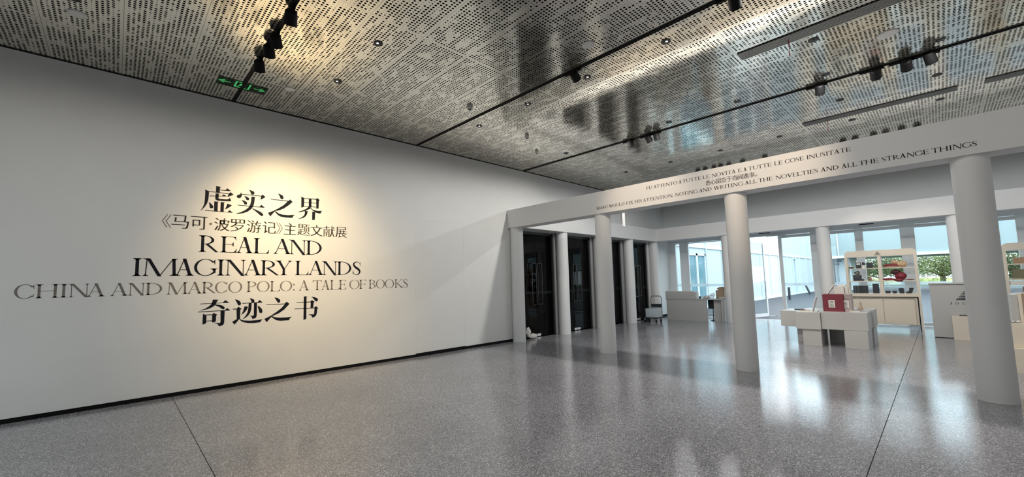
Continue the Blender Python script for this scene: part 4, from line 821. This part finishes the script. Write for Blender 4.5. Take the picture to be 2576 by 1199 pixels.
# long wing facade on the left
fw = thing('facade_wing', (-.4, 35, 0), 'long white panelled wing of the building along the courtyard', 'building')
MB().box(-6, -.48, YG + .1, 52, 0, 5.4).build('wing_core', MFACD, fw)
yj = [17.3, 18.3] + [19.75, 22.0, 24.3, 26.6, 28.9, 31.2, 33.45, 35.75, 38.0, 39.95, 42.3, 44.6, 46.9, 49.2, 51.6]
for a, b_ in zip(yj[:-1], yj[1:]):
    win = (a == 19.75); dr = (a == 39.95)
    x_ = -.39
    MB().box(-.48, x_, a + .06, b_ - .03, 3.16, 5.4).build('upper_panel', MFAC, fw, bevel=0)
    if win:
        c = (a + b_) / 2
        f_ = MB().box(-.46, -.36, a + .03, a + .14, .15, 2.72).box(-.46, -.36, b_ - .14, b_ - .03, .15, 2.72).box(-.46, -.36, c - .10, c + .10, .15, 2.72).box(-.46, -.36, a + .03, b_ - .03, 2.62, 2.72).build('window', MFACL, fw)
        for p, q_ in ((a + .14, c - .10), (c + .10, b_ - .14)): MB().box(-.45, -.42, p, q_, .15, 2.62).build('pane', MFGLASS, f_)
        MB().box(-.48, x_, a + .03, b_ - .03, 2.73, 3.0).build('lower_panel', MFAC, fw)
    elif dr:
        MB().box(-.48, x_, a + .9, b_ - .03, .15, 3.0).build('lower_panel', MFAC, fw)
        f_ = MB().box(-.46, -.30, a + .05, a + .15, .1, 2.9).box(-.46, -.30, a + .75, a + .85, .1, 2.9).box(-.46, -.25, a + .05, a + .85, 2.86, 2.95).build('door', MFACL, fw); MB().box(-.46, -.43, a + .15, a + .75, .1, 2.86).build('pane', MFGLASS, f_)
    else: MB().box(-.48, x_, a + .06, b_ - .06, .15, 3.0).build('lower_panel', MFAC, fw)
for y in yj: MB().box(-.44, -.30, y - .02, y + .02, 0, 5.4).build('rib', MFACL, fw)
MB().box(-.46, -.33, YG + .2, 51.6, 3.0, 3.16).build('transom_band', MFACL, fw); MB().box(-.46, -.33, YG + .2, 51.6, 0, .15).build('base_band', MFACL, fw)
# raised block across the far end
fb = thing('facade_bridge', (14, 50, 0), 'white raised building block spanning the far end of the courtyard', 'building')
MB().box(-.4, 42, 50.05, 57, 3.02, 9.0).build('bridge_core', MFACD, fb)
xj = [-.35, 1.3, 2.6, 5.8, 9.0, 11.0, 12.0, 14.4, 17.6, 20.8, 24, 27.2, 30.4, 33.6, 36.8, 40]
for a, b_ in zip(xj[:-1], xj[1:]): MB().box(a + .03, b_ - .03, 49.95, 50.05, 3.2, 9.0).build('panel', MFACB, fb)
for x in xj: MB().box(x - .04, x + .04, 49.85, 50.0, 3.05, 9.0).build('rib', MFACL, fb)
MB().box(-.35, 41, 49.83, 50.0, 3.02, 3.24).build('edge_band', MFACL, fb)
# low block under the left end of the raised block, with columns
fu = thing('ground_block', (1, 52, 0), 'small white ground floor block under the left end of the raised block', 'building')
MB().box(-.35, 2.0, 51.0, 55, 0, 3.0).build('block_wall', MFAC, fu)
for x in (.15, .4, .65, .95): MB().box(x, x + .10, 50.85, 51.0, 0, 3.0).build('rib', MFACD, fu)
for k, x in enumerate((18.0, 26.5, 35.0)): tag(MB().box(x, x + .5, 52, 52.5, 0, 3.02).build('pillar', MFAC), 'white square pillar under the raised block, %s from the left' % ORD[k], 'pillar', 'pillars under the raised block')
t = thing('camera_pole', (1.3, 47, 0), 'dark pole with two cameras in the courtyard left of the rack', 'pole')
MB().cone((1.3, 47, 0), (1.3, 47, 2.75), .05, .05, 10).build('pole', MNAVY, t)
for z, l in ((2.62, .55), (2.35, .35)): MB().box(1.3, 1.3 + l, 46.95, 47.1, z, z + .13).build('camera_body', MNAVY, t)
for k, (x, y, lean, lab) in enumerate(((1.0, 31.8, 0, 'dark upright bollard outside, seen through the doorway pane'), (.55, 40.5, .28, 'dark leaning post outside near the courtyard column'))):
    m = MB(); m.cone((x, y, 0), (x - lean, y, .78), .07, .07, 12); tag(m.build('bollard', MNAVY), lab, 'bollard', 'posts in the courtyard')
struct(MB().box(2.0, 60, 56.6, 57.2, -.02, .22), 'trim_3', MFACL)
struct(MB().box(2.0, 60, 60.5, 61.1, -.02, .30), 'trim_4', MFACD)
# trees behind the raised block
def tree_meshes(seed, n, R, H, leaf):
    rd = random.Random(seed); m = MB(); tk = MB()
    tk.cone((0, 0, 0), (.1, 0, 2.2), .22, .15, 9); br = []
    for k in range(11):
        a = rd.uniform(0, 6.28); r_ = rd.uniform(.45, .9) * R; z = rd.uniform(1.5, H * .85); z0 = min(z * .55, 2.3)
        p = [(.1, 0, z0), (r_ * .5 * cos(a), r_ * .5 * sin(a), (z0 + z) / 2 + .25), (r_ * cos(a), r_ * sin(a), z)]
        tk.cone(p[0], p[1], .09, .06, 6, False).cone(p[1], p[2], .06, .02, 6, False); br.append(p[2]); br.append(p[1])
    for c in br:
        for k in range(n):
            v = Vector((rd.gauss(0, 1), rd.gauss(0, 1), rd.gauss(0, .62))) * (R * .19); p = Vector(c) + v
            if p.z < .5: continue
            s_ = rd.uniform(.6, 1.3) * leaf; a = Vector((rd.uniform(-1, 1), rd.uniform(-1, 1), rd.uniform(-1, 1))).normalized(); b_ = a.orthogonal().normalized()
            m.add([p - a * s_, p + b_ * s_ * .5, p + a * s_, p - b_ * s_ * .5], [(0, 1, 2, 3)])
    me = m.mesh('foliage'); tm = tk.mesh('trunk'); tm.materials.append(MBARK); return me, tm
kinds = [tree_meshes(1, 230, 3.6, 5.2, .075) + (MLEAF,), tree_meshes(2, 190, 3.2, 4.4, .075) + (MLEAF2,), tree_meshes(3, 170, 2.8, 3.6, .07) + (MLEAF,)]
for me, tm, lm in kinds: me.materials.append(lm)
tl = ['dense dark tree', 'lighter yellow green tree', 'low dark bushy tree']
rd = random.Random(5)
for k in range(22):
    x = 1.5 + (k % 11) * 2.9 + rd.uniform(-.6, .6) + (1.4 if k > 10 else 0); y = (66 if k < 11 else 73) + rd.uniform(-1.5, 1.5); me, tm, lm = kinds[(k * 2 + k // 3) % 3]
    t = thing('tree', (x, y, -.02), '%s beyond the courtyard, %s from the left in the %s row' % (tl[kinds.index((me, tm, lm))], ORD[k % 11], 'front' if k < 11 else 'rear'), 'tree', 'trees beyond the courtyard')
    for nm, mm in (('foliage', me), ('trunk', tm)):
        o = bpy.data.objects.new(nm, mm); COL.objects.link(o); o.parent = t
    s_ = rd.uniform(.9, 1.2); t.scale = (s_, s_, s_); t.rotation_euler = (0, 0, rd.uniform(0, 6))
for k in range(8):
    x = 3.0 + k * 3.4 + rd.uniform(-.5, .5); t = thing('bush', (x, 62.6 + rd.uniform(-.4, .4), -.02), 'low hedge like bush on the lawn edge, %s from the left' % ORD[k], 'bush', 'bushes at the lawn edge')
    me, tm, lm = kinds[1 if k % 3 else 2]; o = bpy.data.objects.new('foliage', me); COL.objects.link(o); o.parent = t; t.scale = (.42, .42, .28)
bpy.context.view_layer.update()
